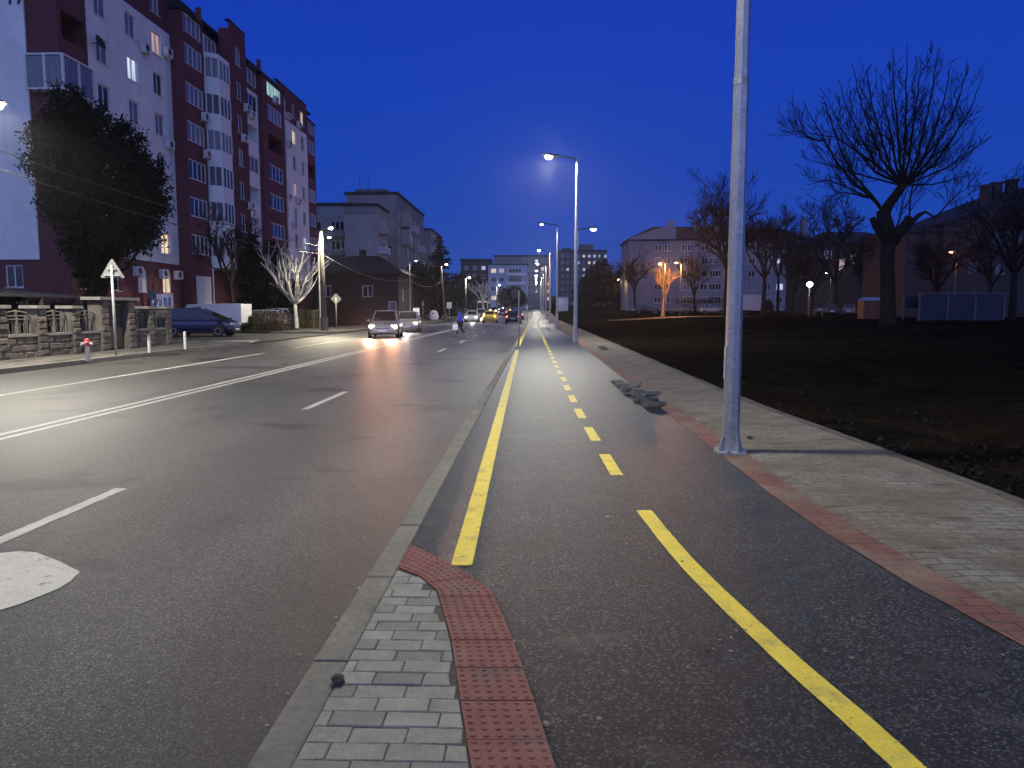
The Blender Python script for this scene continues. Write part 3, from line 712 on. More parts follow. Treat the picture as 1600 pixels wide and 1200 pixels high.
# shallow drip edge of the insulation
# S2 maroon balcony stack
def balcony_stack(y0, y1, X, xp, mbp, mbw, ks, topk=True, open_=(), lit={}, ins=(.25, .25)):
    global nwin
    seg(y0, y1, X, [(0, CK[0] + 1.2, red)], [], .1)
    step(y0, xp, X, [(0, H1 - 1.3, mbp)])
    for k in range(1, 8):
        za, zb = CK[k] - 1.5, CK[k] + 1.2
        mb = red if k == 7 else mbp
        o = (y0 + ins[0], CK[k] - (.5 if k < 7 else 1.0), y1 - ins[1], CK[k] + (.92 if k < 7 else .3))
        seg(y0, y1, X, [(za, zb if k < 7 else H1 - 1.3, mb)], [o], 1.2 if k in open_ else .12)
        if k not in open_:
            window(bl, LO(X, 0), FY, NX, o[0], o[1], o[2], o[3], .1, lit.get(k) or pane_pick(), 4, sill=False, fw=.08); nwin += 1
    # dark attic slope above
    roofb.add([LO(X + .15, y0, H1 - 1.3), LO(X + .15, y1, H1 - 1.3), LO(X - 1.4, y1, H1 + .1), LO(X - 1.4, y0, H1 + .1), LO(X + .15, y0, H1 - 1.4), LO(X + .15, y1, H1 - 1.4), LO(X - 1.4, y1, H1 - 1.4), LO(X - 1.4, y0, H1 - 1.4)],
              [(0, 1, 2, 3), (4, 5, 1, 0), (7, 4, 0, 3), (5, 6, 2, 1)])
roofb = MB()
balcony_stack(53.7, 57.0, -25.1, -26, red, red, range(1, 8))
# S3 white angled bay
Xb = -25.55
step(57.0, -25.55, -25.1, [(0, H1, red)])
seg(57.0, 61.0, Xb, [(0, CK[0] + 1.2, red), (CK[0] + 1.2, 20.85, white), (20.85, H1 - 1.3, red)], [(57.5, CK[7] - 1.0, 60.5, CK[7] + .3)], .12)
window(bl, LO(Xb, 0), FY, NX, 57.5, CK[7] - 1.0, 60.5, CK[7] + .3, .1, 'curtain', 4, sill=False); nwin += 1
roofb.add([LO(Xb + .15, 57, H1 - 1.3), LO(Xb + .15, 61, H1 - 1.3), LO(Xb - 1.4, 61, H1 + .1), LO(Xb - 1.4, 57, H1 + .1)], [(0, 1, 2, 3)])
def inset(poly, d):
    c = V((sum(p[0] for p in poly) / len(poly), sum(p[1] for p in poly) / len(poly))); return [(p[0] + (c.x - p[0]) * d, p[1] + (c.y - p[1]) * d) for p in poly]
bay = [(-25.6 + 30, 57.05 - 60), (-24.35 + 30, 58.0 - 60), (-24.35 + 30, 60.0 - 60), (-25.6 + 30, 60.95 - 60)]
for k in range(1, 7):
    white.prism(bay, CK[k] - 1.35, CK[k] - .42); white.prism(bay, CK[k] + 1.0, CK[k] + 1.35)
    b = MB()
    for (p, q) in zip(bay[:-1], bay[1:]):
        for t in (0.03, .35, .66, .97):
            c = (p[0] + (q[0] - p[0]) * t, p[1] + (q[1] - p[1]) * t); b.box(c[0] - .05, c[0] + .05, c[1] - .05, c[1] + .05, CK[k] - .42, CK[k] + 1.0)
    f = b.build('bay_window', M['frame'], bl); nwin += 1
    b = MB(); b.prism(inset(bay, .04), CK[k] - .42, CK[k] + 1.0); b.build('pane', M[('curtain', 'glass', 'glass', 'curtain', 'glass', 'curtain')[k - 1]], f)
# S4 maroon plane with one window column
step(61.0, -25.55, -24.7, RB)
ops = [(62.1, CK[k] - .72, 63.3, CK[k] + .73) for k in range(8)]
seg(61.0, 64.4, -24.7, [(0, H1 + .6, red)], ops)
for k in range(8): win_col(-24.7, 62.7, 1.2, k, None)
# S5 white balcony stack, partly open
balcony_stack(64.4, 68.5, -25.3, -25.3, white, white, range(1, 8), open_=(2, 3, 5))
# S6 maroon balconies
step(68.5, -25.3, -24.9, RB)
balcony_stack(68.5, 74.5, -24.9, -24.9, red, red, range(1, 8), open_=(5,), lit={7: 'lit_green'}, ins=(1.3, .9))
# S7 second white field
cols = (76.6, 79.5, 82.4); ops = []; W1 = []
for ci, y in enumerate(cols):
    for k in range(1, 8): ops.append((y - .6, CK[k] - .72, y + .6, CK[k] + .73)); W1.append((ci, y, k))
seg(74.5, 84.0, -25.6, WB, ops)
spec_ = {(1, 6): 'lit_warm', (2, 7): 'lit_warm', (1, 4): 'lit_peach', (2, 2): 'lit_cool', (1, 2): 'glass'}
for ci, y, k in W1: win_col(-25.6, y, 1.2, k, spec_.get((ci, k)))
balcony_stack(84.0, 87.0, -25.6, -25.6, red, red, range(1, 8), open_=(5,))
red.quad(LO(-25.6, 87, 0), LO(-44, 87, 0), LO(-44, 87, H1 - 1.3), LO(-25.6, 87, H1 - 1.3))
white.build('white_wall', M['wwhite'], bl); red.build('maroon_wall', M['wred'], bl)
# roof slab with parapets
roofb.box(-44 + 30, -26.05 + 30, 41.02 - 60, 87 - 60, H1 - .25, H1 + .02)
for (y0, y1, x) in ((43.7, 53.7, -26.0), (61, 64.4, -24.7), (74.5, 84, -25.6)): roofb.box(x + 30 - .3, x + 30 + .06, y0 - 60, y1 - 60, H1 + (.605 if x == -24.7 else .025), H1 + (.7 if x == -24.7 else .12))
roofb.box(-31, -24, 62 - 60, 70 - 60, H1, H1 + 1.2) if False else None
roofb.build('roof', M['roof'], bl)
for (x, y, z) in ((-26, 49.9, CK[6] - .95), (-26, 52.95, CK[6] - .2), (-26, 52.6, CK[4] - 1.15), (-26, 47.6, CK[0] + .6), (-26, 50.9, CK[0] + .6), (-26, 53.0, CK[0] + .6), (-25.1, 56.5, CK[5] - 1.0), (-25.1, 56.6, CK[4] - 1.0), (-26, 46.2, CK[2] - 1.1),
                  (-24.7, 63.8, CK[6] - 1.1), (-24.7, 63.0, CK[5] - 1.1), (-24.7, 64.0, CK[3] - 1.1), (-25.3, 66.5, CK[6] - 1.0), (-24.9, 71.5, CK[7] - 1.05), (-25.6, 77.2, CK[7] - 1.1), (-25.6, 80.6, CK[7] - 1.1), (-25.6, 77.3, CK[6] - 1.1), (-25.6, 76.8, CK[4] - 1.1), (-25.6, 79.8, CK[4] - 1.1), (-25.6, 78.2, CK[3] - 1.1), (-25.6, 82.6, CK[2] - 1.1), (-25.55, 57.6, CK[6] - .3)):
    aircon(bl, LO(x, 0), FY, NX, y, z)
b = MB(); Mx = Matrix.Rotation(R(70), 4, 'Y'); b.lathe([(.02, 0), (.25, .05), (.42, .16), (.40, .16), (.24, .06)], 16, LO(-25.6, 44.15, CK[5] + .1), Mx.to_3x3()); b.tube([LO(-26, 44.15, CK[5] + .1), LO(-25.6, 44.15, CK[5] + .1)], .03)
b.build('satellite_dish', M['darkmetal'], bl)
# downpipes
b = MB()
for y in (57.02, 74.45): b.tube([LO(-24.82 if y > 70 else -25.0, y, 1), LO(-24.82 if y > 70 else -25.0, y, 22)], .05, 6)
b.build('downpipe', M['shutter'], bl)
# white door of the ground-floor stair
b = MB(); b.box(-25.05 + 30, -24.98 + 30, 54.2 - 60, 56.6 - 60, .9, 4.0); b.build('door', M['shutter'], bl)
# shop board on the wall: pale panel with blue strokes too small to read
brd = tag(empty('shop_sign', tuple(V((-25.9, 50.6, 1.95)))), 'pale shop board with blue strokes on the maroon wall', 'sign')
b = MB(); b.box(0, .12, -1.5, 1.5, -.62, .62); b.build('panel', M['board'], brd)
b = MB()
for y, w_, z_ in ((-1.15, .1, .40), (-.9, .1, .30), (-.5, .16, .24), (-.26, .1, .42), (.15, .22, .42), (.48, .08, .42), (.8, .26, .42)):
    b.box(.122, .135, y, y + w_, -.2, z_)
b.box(.122, .135, -1.2, 1.3, -.48, -.34); b.build('lettering', M['boardblue'], brd)
# block number 47 high on the gable
cu = bpy.data.curves.new('block_number', 'FONT'); cu.body = '47'; cu.size = 1.5; cu.extrude = .01
to = bpy.data.objects.new('tmp', cu); COL.objects.link(to); dg = bpy.context.evaluated_depsgraph_get(); me = bpy.data.meshes.new_from_object(to.evaluated_get(dg)); COL.objects.unlink(to); bpy.data.objects.remove(to)
me.materials.clear(); me.materials.append(M['darkmetal'])
p = at(1, 7, 40.88); no = bpy.data.objects.new('block_number', me); COL.objects.link(no); no.parent = bl; no.location = p - bl0; no.rotation_euler = (R(90), 0, 0)

# ------------------------------------------------------------------ simple blocks
def block(name, label, cat, x0, x1, y0, y1, h, wallm, fronts=None, sides=None, group=None, z0=None, roofh=.35, roofm='roof', base=None):
    """box building: fronts = [(u, z, w, h, pane, nsash)] windows on the face towards the camera; sides = same on the +X face (or -X when sidex<0)"""
    c = V(((x0 + x1) / 2, (y0 + y1) / 2, 0)); zb = rise(y0) - .6 if z0 is None else z0
    t = thing(name, label, cat, c, 0, group); L = lambda x, y, z=0: V((x, y, z)) - c
    b = MB()
    fr = fronts or []; sd = sides or []
    facade(b, L(x0, y0), FX, NY, x1 - x0, zb, h, [(u - w_ / 2, z - hh / 2, u + w_ / 2, z + hh / 2) for (u, z, w_, hh, *_r) in fr], .15)
    facade(b, L(x1, y0), FY, NX, y1 - y0, zb, h, [(u - w_ / 2, z - hh / 2, u + w_ / 2, z + hh / 2) for (u, z, w_, hh, *_r) in sd], .15)
    b.quad(L(x0, y1, zb), L(x0, y0, zb), L(x0, y0, h), L(x0, y1, h)); b.quad(L(x1, y1, zb), L(x0, y1, zb), L(x0, y1, h), L(x1, y1, h))
    b.build('wall', M[wallm], t)
    for (u, z, w_, hh, pane, ns) in fr: window(t, L(x0, y0), FX, NY, u - w_ / 2, z - hh / 2, u + w_ / 2, z + hh / 2, .12, pane, ns, sill=False, fw=.09)
    for (u, z, w_, hh, pane, ns) in sd: window(t, L(x1, y0), FY, NX, u - w_ / 2, z - hh / 2, u + w_ / 2, z + hh / 2, .12, pane, ns, sill=False, fw=.09)
    r = MB(); r.box(x0 - c.x - .25, x1 - c.x + .25, y0 - c.y - .25, y1 - c.y + .25, h, h + roofh); r.build('roof', M[roofm], t)
    return t, c
def pick(r, lit=.1):
    q = r.random(); return ('lit_warm' if r.random() < .6 else 'lit_cool') if q < lit else 'curtain' if q < lit + .35 else 'glass'
r2 = random.Random(4)
# grey panel block beyond the maroon one: three staggered slabs
F = [(u, 2.6 + 2.8 * k, 1.3, 1.4, pick(r2, .03), 2) for k in range(5) for u in (1.6, 5.4)]
t, c = block('panel_block', 'grey panel block with blank end wall and glazed side balconies', 'apartment block', -27.0, -22.4, 105, 112.5, 16.0, 'wgrey', [], [(u, 2.6 + 2.8 * k, 2.2, 1.4, pick(r2, .05), 3) for k in range(5) for u in (1.7, 5.2)])
for k in range(5):
    b = MB(); b.box(-22.4 - c.x, -21.2 - c.x, 105.4 - c.y, 108.6 - c.y, 1.0 + 2.8 * k, 2.0 + 2.8 * k); b.build('balcony', M['wpale' if k % 2 else 'wgrey'], t)
b = MB(); b.box(-26.9 - c.x, -22.6 - c.x, 104.9 - c.y, 104.995 - c.y, 15.0, 15.9); b.build('parapet_band', M['wgrey2'], t)
t, c = block('panel_block', 'grey block with loggias of painted shade set behind the blank end wall', 'apartment block', -38, -27.2, 110, 124, 16.8, 'wgrey', [(9.0, 2.6 + 2.8 * k, 2.6, 1.35, 'glass', 4) for k in range(5)] + [(5.2, 2.6 + 2.8 * k, 2.2, 1.5, 'loggia', 1) for k in range(5)], [])
for k in range(1, 5):
    b = MB(); b.box(-33 - c.x, -28.2 - c.x, 109.2 - c.y, 110 - c.y - .01, 1.0 + 2.8 * k, 1.9 + 2.8 * k); b.build('balcony', M['wgrey2'], t)
sides = [(u, 2.6 + 2.8 * k, 1.6, 1.4, pick(r2, .05), 2) for k in range(6) for u in (2, 6, 10, 14, 18, 22)]
t, c = block('panel_block', 'tallest grey panel block with crowded balconies along the road', 'apartment block', -30, -22.0, 118, 146, 19.6, 'wgrey2', [(6.5, 2.6 + 2.8 * k, 1.4, 1.4, 'glass', 2) for k in range(5)], sides)
for k in range(6):
    for j, u in enumerate((4, 12, 20)):
        if (k + j) % 4 == 3: continue
        b = MB(); b.box(-22 - c.x, -20.9 - c.x, 118 + u - c.y, 118 + u + 3.4 - c.y, 1.0 + 2.8 * k, (2.0 if (k * 3 + j) % 3 else 3.4) + 2.8 * k); b.build('balcony', M['wpale' if (k + j) % 3 == 0 else 'wgrey'], t)
b = MB(); b.box(-29 - c.x, -24 - c.x, 120 - c.y, 128 - c.y, 19.95, 20.7); b.box(-27 - c.x, -26.9 - c.x, 121 - c.y, 121.1 - c.y, 20.7, 23.4); b.box(-28.5 - c.x, -28.4 - c.x, 121 - c.y, 121.1 - c.y, 20.7, 23); b.build('roof_hut', M['wdark'], t)
sides = [(u, 2.6 + 2.8 * k, 1.6, 1.4, pick(r2, .06), 2) for k in range(6) for u in (2, 5.5, 9, 12.5)]
block('panel_block', 'lower grey panel block at the far end of the row by the spruce', 'apartment block', -29, -21.2, 150, 166, 17.4, 'wgrey2', [(3, 2.6 + 2.8 * k, 1.6, 1.4, 'glass', 2) for k in range(5)], sides)
# dark house behind the hedge
t, c = block('garden_house', 'dark low house with hipped roof behind the white pruned tree', 'house', -25.5, -15.6, 84, 94, 5.4, 'house', [(6.4, 3.6, 1.2, 1.3, 'glass', 2), (1.6, 3.6, 1.2, 1.3, 'glass', 2), (9.2, 1.4, .9, 2.1, 'curtain', 1)], [(3, 3.2, 1.2, 1.3, 'glass', 2)], roofh=.2)
b = MB(); b.add([V(p) - c for p in ((-26.1, 83.4, 5.61), (-15.0, 83.4, 5.61), (-15.0, 94.6, 5.61), (-26.1, 94.6, 5.61), (-22.5, 89, 7.9), (-18.8, 89, 7.9))], [(0, 1, 5, 4), (1, 2, 5), (2, 3, 4, 5), (3, 0, 4)])
hr = b.build('hip_roof', M['roof'], t); b = MB(); b.box(-21 - c.x, -20.3 - c.x, 88.2 - c.y, 88.9 - c.y, 6.5, 8.6); b.build('chimney', M['house'], hr)
# far centre
def gridwin(us, zs, w_, h_, lit, r, special={}):
    return [(u, z, w_, h_, special.get((i, k)) or pick(r, lit), 2) for k, z in enumerate(zs) for i, u in enumerate(us)]
Yc = 250
xa, xb = at(763, 430, Yc).x, at(824, 430, Yc).x; zt = at(790, 414, Yc).z
zs = [zt - 1.9 - 3.0 * k for k in range(4)]
t, c = block('far_apartment_block', 'pale bluish apartment block with balconies closing the far end of the road', 'apartment block', xa, xb, Yc, Yc + 12, zt, 'wpale', gridwin((1.8, 4.4), zs, 1.7, 1.5, 0, r2, {(0, 0): 'lit_warm', (1, 0): 'lit_peach', (0, 3): 'lit_warm'}) + [(9.0, z, 4.2, 1.5, 'glass', 4) for z in zs], [])
for z in zs:
    b = MB(); b.box(xa + 6.3 - c.x, xa + 12.6 - c.x, Yc - 1.1 - c.y, Yc - c.y - .01, z - 1.7, z - .8); b.build('balcony', M['frame'], t)
x2, x3 = at(720, 430, 262).x, xa - .1; zt2 = at(740, 408, 262).z
block('far_apartment_block', 'dark apartment block beside the pale one with a flat roof', 'apartment block', x2, x3, 262, 275, zt2, 'wpinkdark', gridwin((2, 5, 8), [zt2 - 2.4 - 3 * k for k in range(4)], 1.4, 1.4, .0, r2, {(2, 0): 'lit_cool'}), [], roofh=.8)
x2, x3 = at(772, 430, 300).x, at(862, 430, 300).x; zt2 = at(820, 401, 300).z
block('far_apartment_block', 'wide grey apartment block rising behind the pale one', 'apartment block', x2, x3, 300, 312, zt2, 'wgrey2', gridwin((12, 14.5, 17, 19.5, 22), [zt2 - 1.8 - 3 * k for k in range(6)], 1.3, 1.4, .15, r2), [], roofh=.6)
b = MB()
Yt = 330; x2, x3 = at(873, 430, Yt).x, at(947, 430, Yt).x; zt2 = at(900, 393, Yt).z; 
zs = [zt2 - 2 - 2.9 * k for k in range(8)]
us = [1.6 + 2.35 * i for i in range(9)]
spw = {(i, k): ('lit_cool' if (i * 7 + k * 3) % 5 < 3 else 'lit_warm') for k in range(8) for i in (4, 5, 6) if (i * 5 + k * 7) % 4 != 3}
spw.update({(7, 0): 'lit_cool', (8, 0): 'lit_cool', (1, 2): 'lit_warm', (3, 1): 'lit_cool'})
t, c = block('tower_block', 'dark high-rise slab with a strip of lit stairwell windows', 'tower block', x2, x3, Yt, Yt + 14, zt2, 'wdark', gridwin(us, zs, 1.1, 1.3, 0, r2, spw), [], roofh=.7)
b = MB(); b.box(-1, 5, -4, 4, zt2 + .7, zt2 + 3.4); b.box(-9, -5, -4, 4, zt2 + .7, zt2 + 1.8); b.build('roof_hut', M['wdark'], t)
t, c = block('pale_shed', 'pale flat shed beside the far end of the cycle path', 'shed', at(871, 470, 200).x, at(888, 470, 200).x, 200, 208, at(880, 463, 200).z, 'wpale', [], [], roofh=.15)

# right: long mauve block with a tiled roof
Yr = 160; xa, xb = at(982, 430, Yr).x, at(1262, 430, Yr).x; ze = at(1000, 376, Yr).z; zr = at(1100, 353, Yr).z
zs = [ze - 1.5 - 2.75 * k for k in range(6)]
W = xb - xa
spc = {(1, 5): 'lit_yellow', (2, 5): 'lit_yellow', (9, 1): 'lit_cool', (9, 3): 'lit_cool'}
us = [2.2, 6.2, 8.2, 12.4, 16.0, 18.4, 22.5, 26, 29.5, 32.0, 35, 38]
fr = [(u, z, (2.6 if i in (3, 5) else 1.5), 1.4, spc.get((i, k)) or ('glass' if (i * 3 + k * 5) % 4 else 'curtain'), (4 if i in (3, 5) else 2)) for k, z in enumerate(zs) for i, u in enumerate(us) if u < W - 1.5 and not (i == 0)]
t, c = block('long_apartment_block', 'long mauve rendered apartment block with chimneys behind bare trees', 'apartment block', xa, xb, Yr, Yr + 14, ze, 'wpink', fr[:72], [], roofh=.25)
b = MB()
def LC(x, y, z): return V((x, y, z)) - c
# gabled wing at its near end and long ridge roof
b.add([LC(xa - .5, Yr - .5, ze + .26), LC(xb + .5, Yr - .5, ze + .26), LC(xb + .5, Yr + 14.5, ze + .26), LC(xa - .5, Yr + 14.5, ze + .26), LC(xa + 6, Yr + 7, zr + .6), LC(xb - 5, Yr + 7, zr + .6)], [(0, 1, 5, 4), (1, 2, 5), (2, 3, 4, 5), (3, 0, 4)])
rf = b.build('tiled_roof', M['roof'], t)
b = MB(); g0, g1 = xa + .2, xa + 9.8
b.add([LC(g0, Yr - .62, ze + .2), LC(g1, Yr - .62, ze + .2), LC(g1, Yr - .62, ze + 2.3), LC(g1 - 1, Yr - .62, zr + .3), LC(g0, Yr - .62, ze + .5), LC(g0, Yr + 5, ze + .2), LC(g1, Yr + 5, ze + .2), LC(g1, Yr + 5, ze + 2.3), LC(g1 - 1, Yr + 5, zr + .3), LC(g0, Yr + 5, ze + .5)],
      [(0, 1, 2, 3, 4), (1, 6, 7, 2), (2, 7, 8, 3), (3, 8, 9, 4), (4, 9, 5, 0)]); b.build('gable', M['wpink'], t)
for i, u in enumerate((9, 14.5, 19, 32, 37.5)):
    b = MB(); b.box(xa + u - c.x, xa + u + (1.2 if i != 3 else .8) - c.x, Yr + 4 - c.y, Yr + 5 - c.y, ze + 1.2, zr + 1.6 + (.6 if i == 4 else 0)); b.build('chimney', M['wpink'], rf)
b = MB(); b.box(xa + 10.2 - c.x, xa + 20 - c.x, Yr - 1.2 - c.y, Yr - .03 - c.y, 3.4, 3.7); b.build('canopy', M['wdark'], t)
# lower dark-roofed house between the mauve block and the big tree
Ym = 118; xa2, xb2 = at(1262, 430, Ym).x, at(1412, 430, Ym).x; ze2 = at(1300, 382, Ym).z
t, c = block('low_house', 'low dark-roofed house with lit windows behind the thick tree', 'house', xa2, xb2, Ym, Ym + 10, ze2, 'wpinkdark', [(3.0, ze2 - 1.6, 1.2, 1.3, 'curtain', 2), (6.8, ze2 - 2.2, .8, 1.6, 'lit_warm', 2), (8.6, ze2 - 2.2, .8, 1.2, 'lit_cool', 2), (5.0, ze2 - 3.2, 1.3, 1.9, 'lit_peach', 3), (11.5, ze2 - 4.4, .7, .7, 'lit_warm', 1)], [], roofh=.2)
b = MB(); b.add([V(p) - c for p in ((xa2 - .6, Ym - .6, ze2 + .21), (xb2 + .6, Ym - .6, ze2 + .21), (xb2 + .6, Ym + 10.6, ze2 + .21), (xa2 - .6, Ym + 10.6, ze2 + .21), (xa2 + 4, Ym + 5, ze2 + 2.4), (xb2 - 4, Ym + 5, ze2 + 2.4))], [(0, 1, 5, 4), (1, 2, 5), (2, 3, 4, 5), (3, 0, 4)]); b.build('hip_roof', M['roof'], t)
# gabled house at the right edge
Yg = 86; xg = at(1474, 430, Yg).x; xpk = at(1625, 430, Yg).x; xr = xpk + (xpk - xg); zeg = at(1474, 348, Yg).z; zpk = at(1625, 288, Yg).z
t = thing('gabled_house', 'large gabled house with three chimneys behind the blue hoarding', 'house', ((xg + xr) / 2, Yg + 6, 0)); c = V(((xg + xr) / 2, Yg + 6, 0))
b = MB(); L = lambda x, y, z: V((x, y, z)) - c
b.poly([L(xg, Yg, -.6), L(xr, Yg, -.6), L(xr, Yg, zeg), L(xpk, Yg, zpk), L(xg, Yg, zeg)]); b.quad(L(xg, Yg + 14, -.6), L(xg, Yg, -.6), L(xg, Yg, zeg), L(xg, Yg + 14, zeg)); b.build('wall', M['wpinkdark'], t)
b = MB(); ov = .5
for (xx, s) in ((xg - ov, -1), (xr + ov, 1)):
    b.add([L(xx, Yg - ov, zeg - .25), L(xpk, Yg - ov, zpk + .05), L(xpk, Yg + 14, zpk + .05), L(xx, Yg + 14, zeg - .25), L(xx, Yg - ov, zeg), L(xpk, Yg - ov, zpk + .3), L(xpk, Yg + 14, zpk + .3), L(xx, Yg + 14, zeg)], [(0, 1, 2, 3), (7, 6, 5, 4), (0, 4, 5, 1), (0, 3, 7, 4)])
rf = b.build('roof', M['roof'], t)
for px_, top in ((1540, 292), (1556, 288), (1579, 284)):
    x = at(px_, 300, Yg + 2).x; b = MB(); b.box(x - .45 - c.x, x + .45 - c.x, Yg + 1.5 - c.y, Yg + 2.4 - c.y, zeg + .5, at(px_, top, Yg + 2).z); b.box(x - .55 - c.x, x + .55 - c.x, Yg + 1.4 - c.y, Yg + 2.5 - c.y, at(px_, top, Yg + 2).z, at(px_, top, Yg + 2).z + .2); b.build('chimney', M['wpinkdark'], rf)
for (px_, py_, wd, hh, pn) in ((1520, 372, 1.2, 1.4, 'glass'), (1560, 372, 1.2, 1.4, 'glass'), (1520, 420, 1.2, 1.4, 'glass'), (1562, 420, 1.2, 1.4, 'curtain'), (1590, 372, 1.2, 1.4, 'glass')):
    p = at(px_, py_, Yg); window(t, L(p.x, Yg - .06, 0), FX, NY, -wd / 2, p.z - hh / 2, wd / 2, p.z + hh / 2, .02, pn, 2, 'dframe', sill=False)
xw = at(1420, 430, Yg).x; zw = at(1440, 344, Yg).z
b = MB(); b.box(xw - c.x, xg - .02 - c.x, Yg + 1 - c.y, Yg + 12 - c.y, -.6, zw - 1.2); b.build('wing', M['wpinkdark'], t)
b = MB(); b.box(xw - .3 - c.x, xg - .03 - c.x, Yg + .7 - c.y, Yg + 12.3 - c.y, zw - 1.2, zw - .7); b.build('wing_roof', M['roof'], t)
print('windows on block', nwin)
# ================================================================== TREES AND PLANTS
def grow(mb, p, d, L, r, lvl, maxl, rg, up=.12, spread=.7, nch=(3, 5), rmin=.012, shrink=.62, wob=.10, tips=None):
    segs = 5 if lvl < 2 else 3; pts = [V(p)]; rad = [r]; dd = V(d).normalized(); st = L / segs
    for i in range(segs):
        dd = (dd + V((rg.uniform(-1, 1), rg.uniform(-1, 1), rg.uniform(-1, 1))) * wob + V((0, 0, up))).normalized()
        pts.append(pts[-1] + dd * st); rad.append(max(rmin, r * (1 - (.55 if lvl < maxl else .6) * (i + 1) / segs)))
    mb.tube(pts, rad, 7 if r > .12 else 5 if r > .04 else 3, caps=r > .05)
    if tips is not None and lvl >= maxl - 1: tips.append(pts[-1])
    if lvl >= maxl: return
    n = rg.randint(*nch)
    for k in range(n):
        t = rg.uniform(.3, 1.0) if k else 1.0
        f = t * segs; i = min(int(f), segs - 1); q = pts[i].lerp(pts[i + 1], f - i); rr = rad[i] + (rad[i + 1] - rad[i]) * (f - i)
        base = (pts[i + 1] - pts[i]).normalized(); side = base.orthogonal(); side.rotate(Matrix.Rotation(rg.uniform(0, 6.28), 3, base))
        nd = (base + side * rg.uniform(.35, 1) * spread).normalized()
        grow(mb, q, nd, L * shrink * rg.uniform(.75, 1.2), max(rmin, min(rr * .9, r * .62)), lvl + 1, maxl, rg, up, spread, nch, rmin, shrink, wob, tips)
def bare_tree(label, loc, h, trunk_h, r, seed, maxl=4, spread=.75, up=.10, nch=(3, 5), m='bark', crown_w=1.0, group=None, rmin=.016, nlimb=4, twigm=None, cat='tree'):
    t = thing('bare_tree', label, cat, loc, 0, group); rg = random.Random(seed)
    b = MB(); top = V((rg.uniform(-.25, .25), rg.uniform(-.2, .2), trunk_h))
    b.tube([V((0, 0, -.4)), V((0, 0, .15)), V((top.x * .4, top.y * .4, trunk_h * .5)), top], [r * 1.5, r * 1.12, r * .95, r * .8], 10); b.build('trunk', M[m], t, smooth=True)
    c = MB(); L = (h - trunk_h) * .52
    for k in range(nlimb):
        a = 2 * math.pi * (k + rg.uniform(-.25, .25)) / nlimb; tilt = rg.uniform(.35, .85) * crown_w if k else .08
        grow(c, top - V((0, 0, .12)), V((math.cos(a) * tilt, math.sin(a) * tilt, 1)), L * rg.uniform(.8, 1.1), r * .62, 1, maxl, rg, up, spread, nch, rmin)
    c.build('crown', M[twigm or m], t, smooth=True); return t
def leafcard(mb, p, s, rg, flat=0.0):
    a = V((rg.gauss(0, 1), rg.gauss(0, 1), rg.gauss(0, 1) * (1 - flat))).normalized(); b_ = a.orthogonal().normalized(); b_.rotate(Matrix.Rotation(rg.uniform(0, 6.28), 3, a)); c = a.cross(b_)
    l, w_ = s * rg.uniform(.7, 1.3), s * rg.uniform(.35, .6)
    mb.add([p - a * l * .5, p + b_ * w_ * .5 + c * w_ * .15, p + a * l * .5, p - b_ * w_ * .5 + c * w_ * .15], [(0, 1, 2, 3)])
def crown_cloud(mb, ells, nclump, per, s, rg, clump_r=.35):
    tot = sum(e[3] * e[4] * e[5] for e in ells)
    for (cx, cy, cz, rx, ry, rz) in ells:
        n = int(nclump * (rx * ry * rz / tot))
        for _ in range(n):
            d = V((rg.gauss(0, 1), rg.gauss(0, 1), rg.gauss(0, 1))).normalized(); q = rg.uniform(.45, 1.0) ** .5
            q *= .86 + .22 * mnoise.noise(V((cx, cy, cz)) + d * 2.2)
            c = V((cx + d.x * rx * q, cy + d.y * ry * q, cz + d.z * rz * q)); cr_ = clump_r * rg.uniform(.6, 1.4)
            for _ in range(per):
                leafcard(mb, c + V((rg.gauss(0, 1), rg.gauss(0, 1), rg.gauss(0, 1))) * cr_ * .55, s, rg)
# the dark evergreen in front of the maroon block
Ye = 34.0
pe = at(146, 480, Ye); t = thing('evergreen_tree', 'huge dark evergreen tree hiding the maroon block corner', 'tree', (pe.x, Ye, 0)); rg = random.Random(31)
def E(px, py, rxp, rzp, ry=1.6, dy=0):
    p = at(px, py, Ye); k = Ye / FPX; return (p.x - pe.x, dy, p.z, rxp * k, ry, rzp * k)
ells = [E(114, 205, 43, 48), E(96, 252, 38, 52), E(182, 278, 54, 64), E(150, 335, 55, 62), E(208, 320, 40, 52), E(140, 385, 36, 42), E(192, 374, 34, 26), E(80, 224, 20, 34), E(197, 222, 17, 26), E(112, 166, 20, 20), E(240, 312, 14, 26), E(150, 432, 24, 36, .8), E(234, 366, 16, 16, .8), E(98, 318, 26, 34), E(222, 268, 22, 26), E(138, 185, 18, 24), E(74, 264, 15, 20)]
b = MB(); crown_cloud(b, ells, 2500, 17, .20, rg, .34)
for (cx, cy, cz, rx, ry, rz) in ells:      # sprays that break the outline
    for _ in range(22):
        d = V((rg.gauss(0, 1), rg.gauss(0, .6), rg.gauss(0, 1) + .3)).normalized(); q = V((cx + d.x * rx * .95, cy + d.y * ry, cz + d.z * rz * .95)); L_ = rg.uniform(.15, .5)
        for k in range(22): leafcard(b, q + d * L_ * rg.random() + V((rg.gauss(0, .09), rg.gauss(0, .09), rg.gauss(0, .09))), .17, rg)
b.build('crown', M['leafdark'], t)
b = MB(); 
for (cx, cy, cz, rx, ry, rz) in ells: b.tube([V((0, 0, 1.5 + rg.random())), V((cx * .6, cy, cz * .7)), V((cx, cy, cz))], [.12, .07, .03], 6)
b.build('limbs', M['bark'], t)
b = MB(); b.tube([(0, 0, -.2), (0, 0, 1.2), (.1, 0, 3.5), (0, 0, 7)], [.32, .27, .24, .12], 9); b.build('trunk', M['bark'], t, smooth=True)
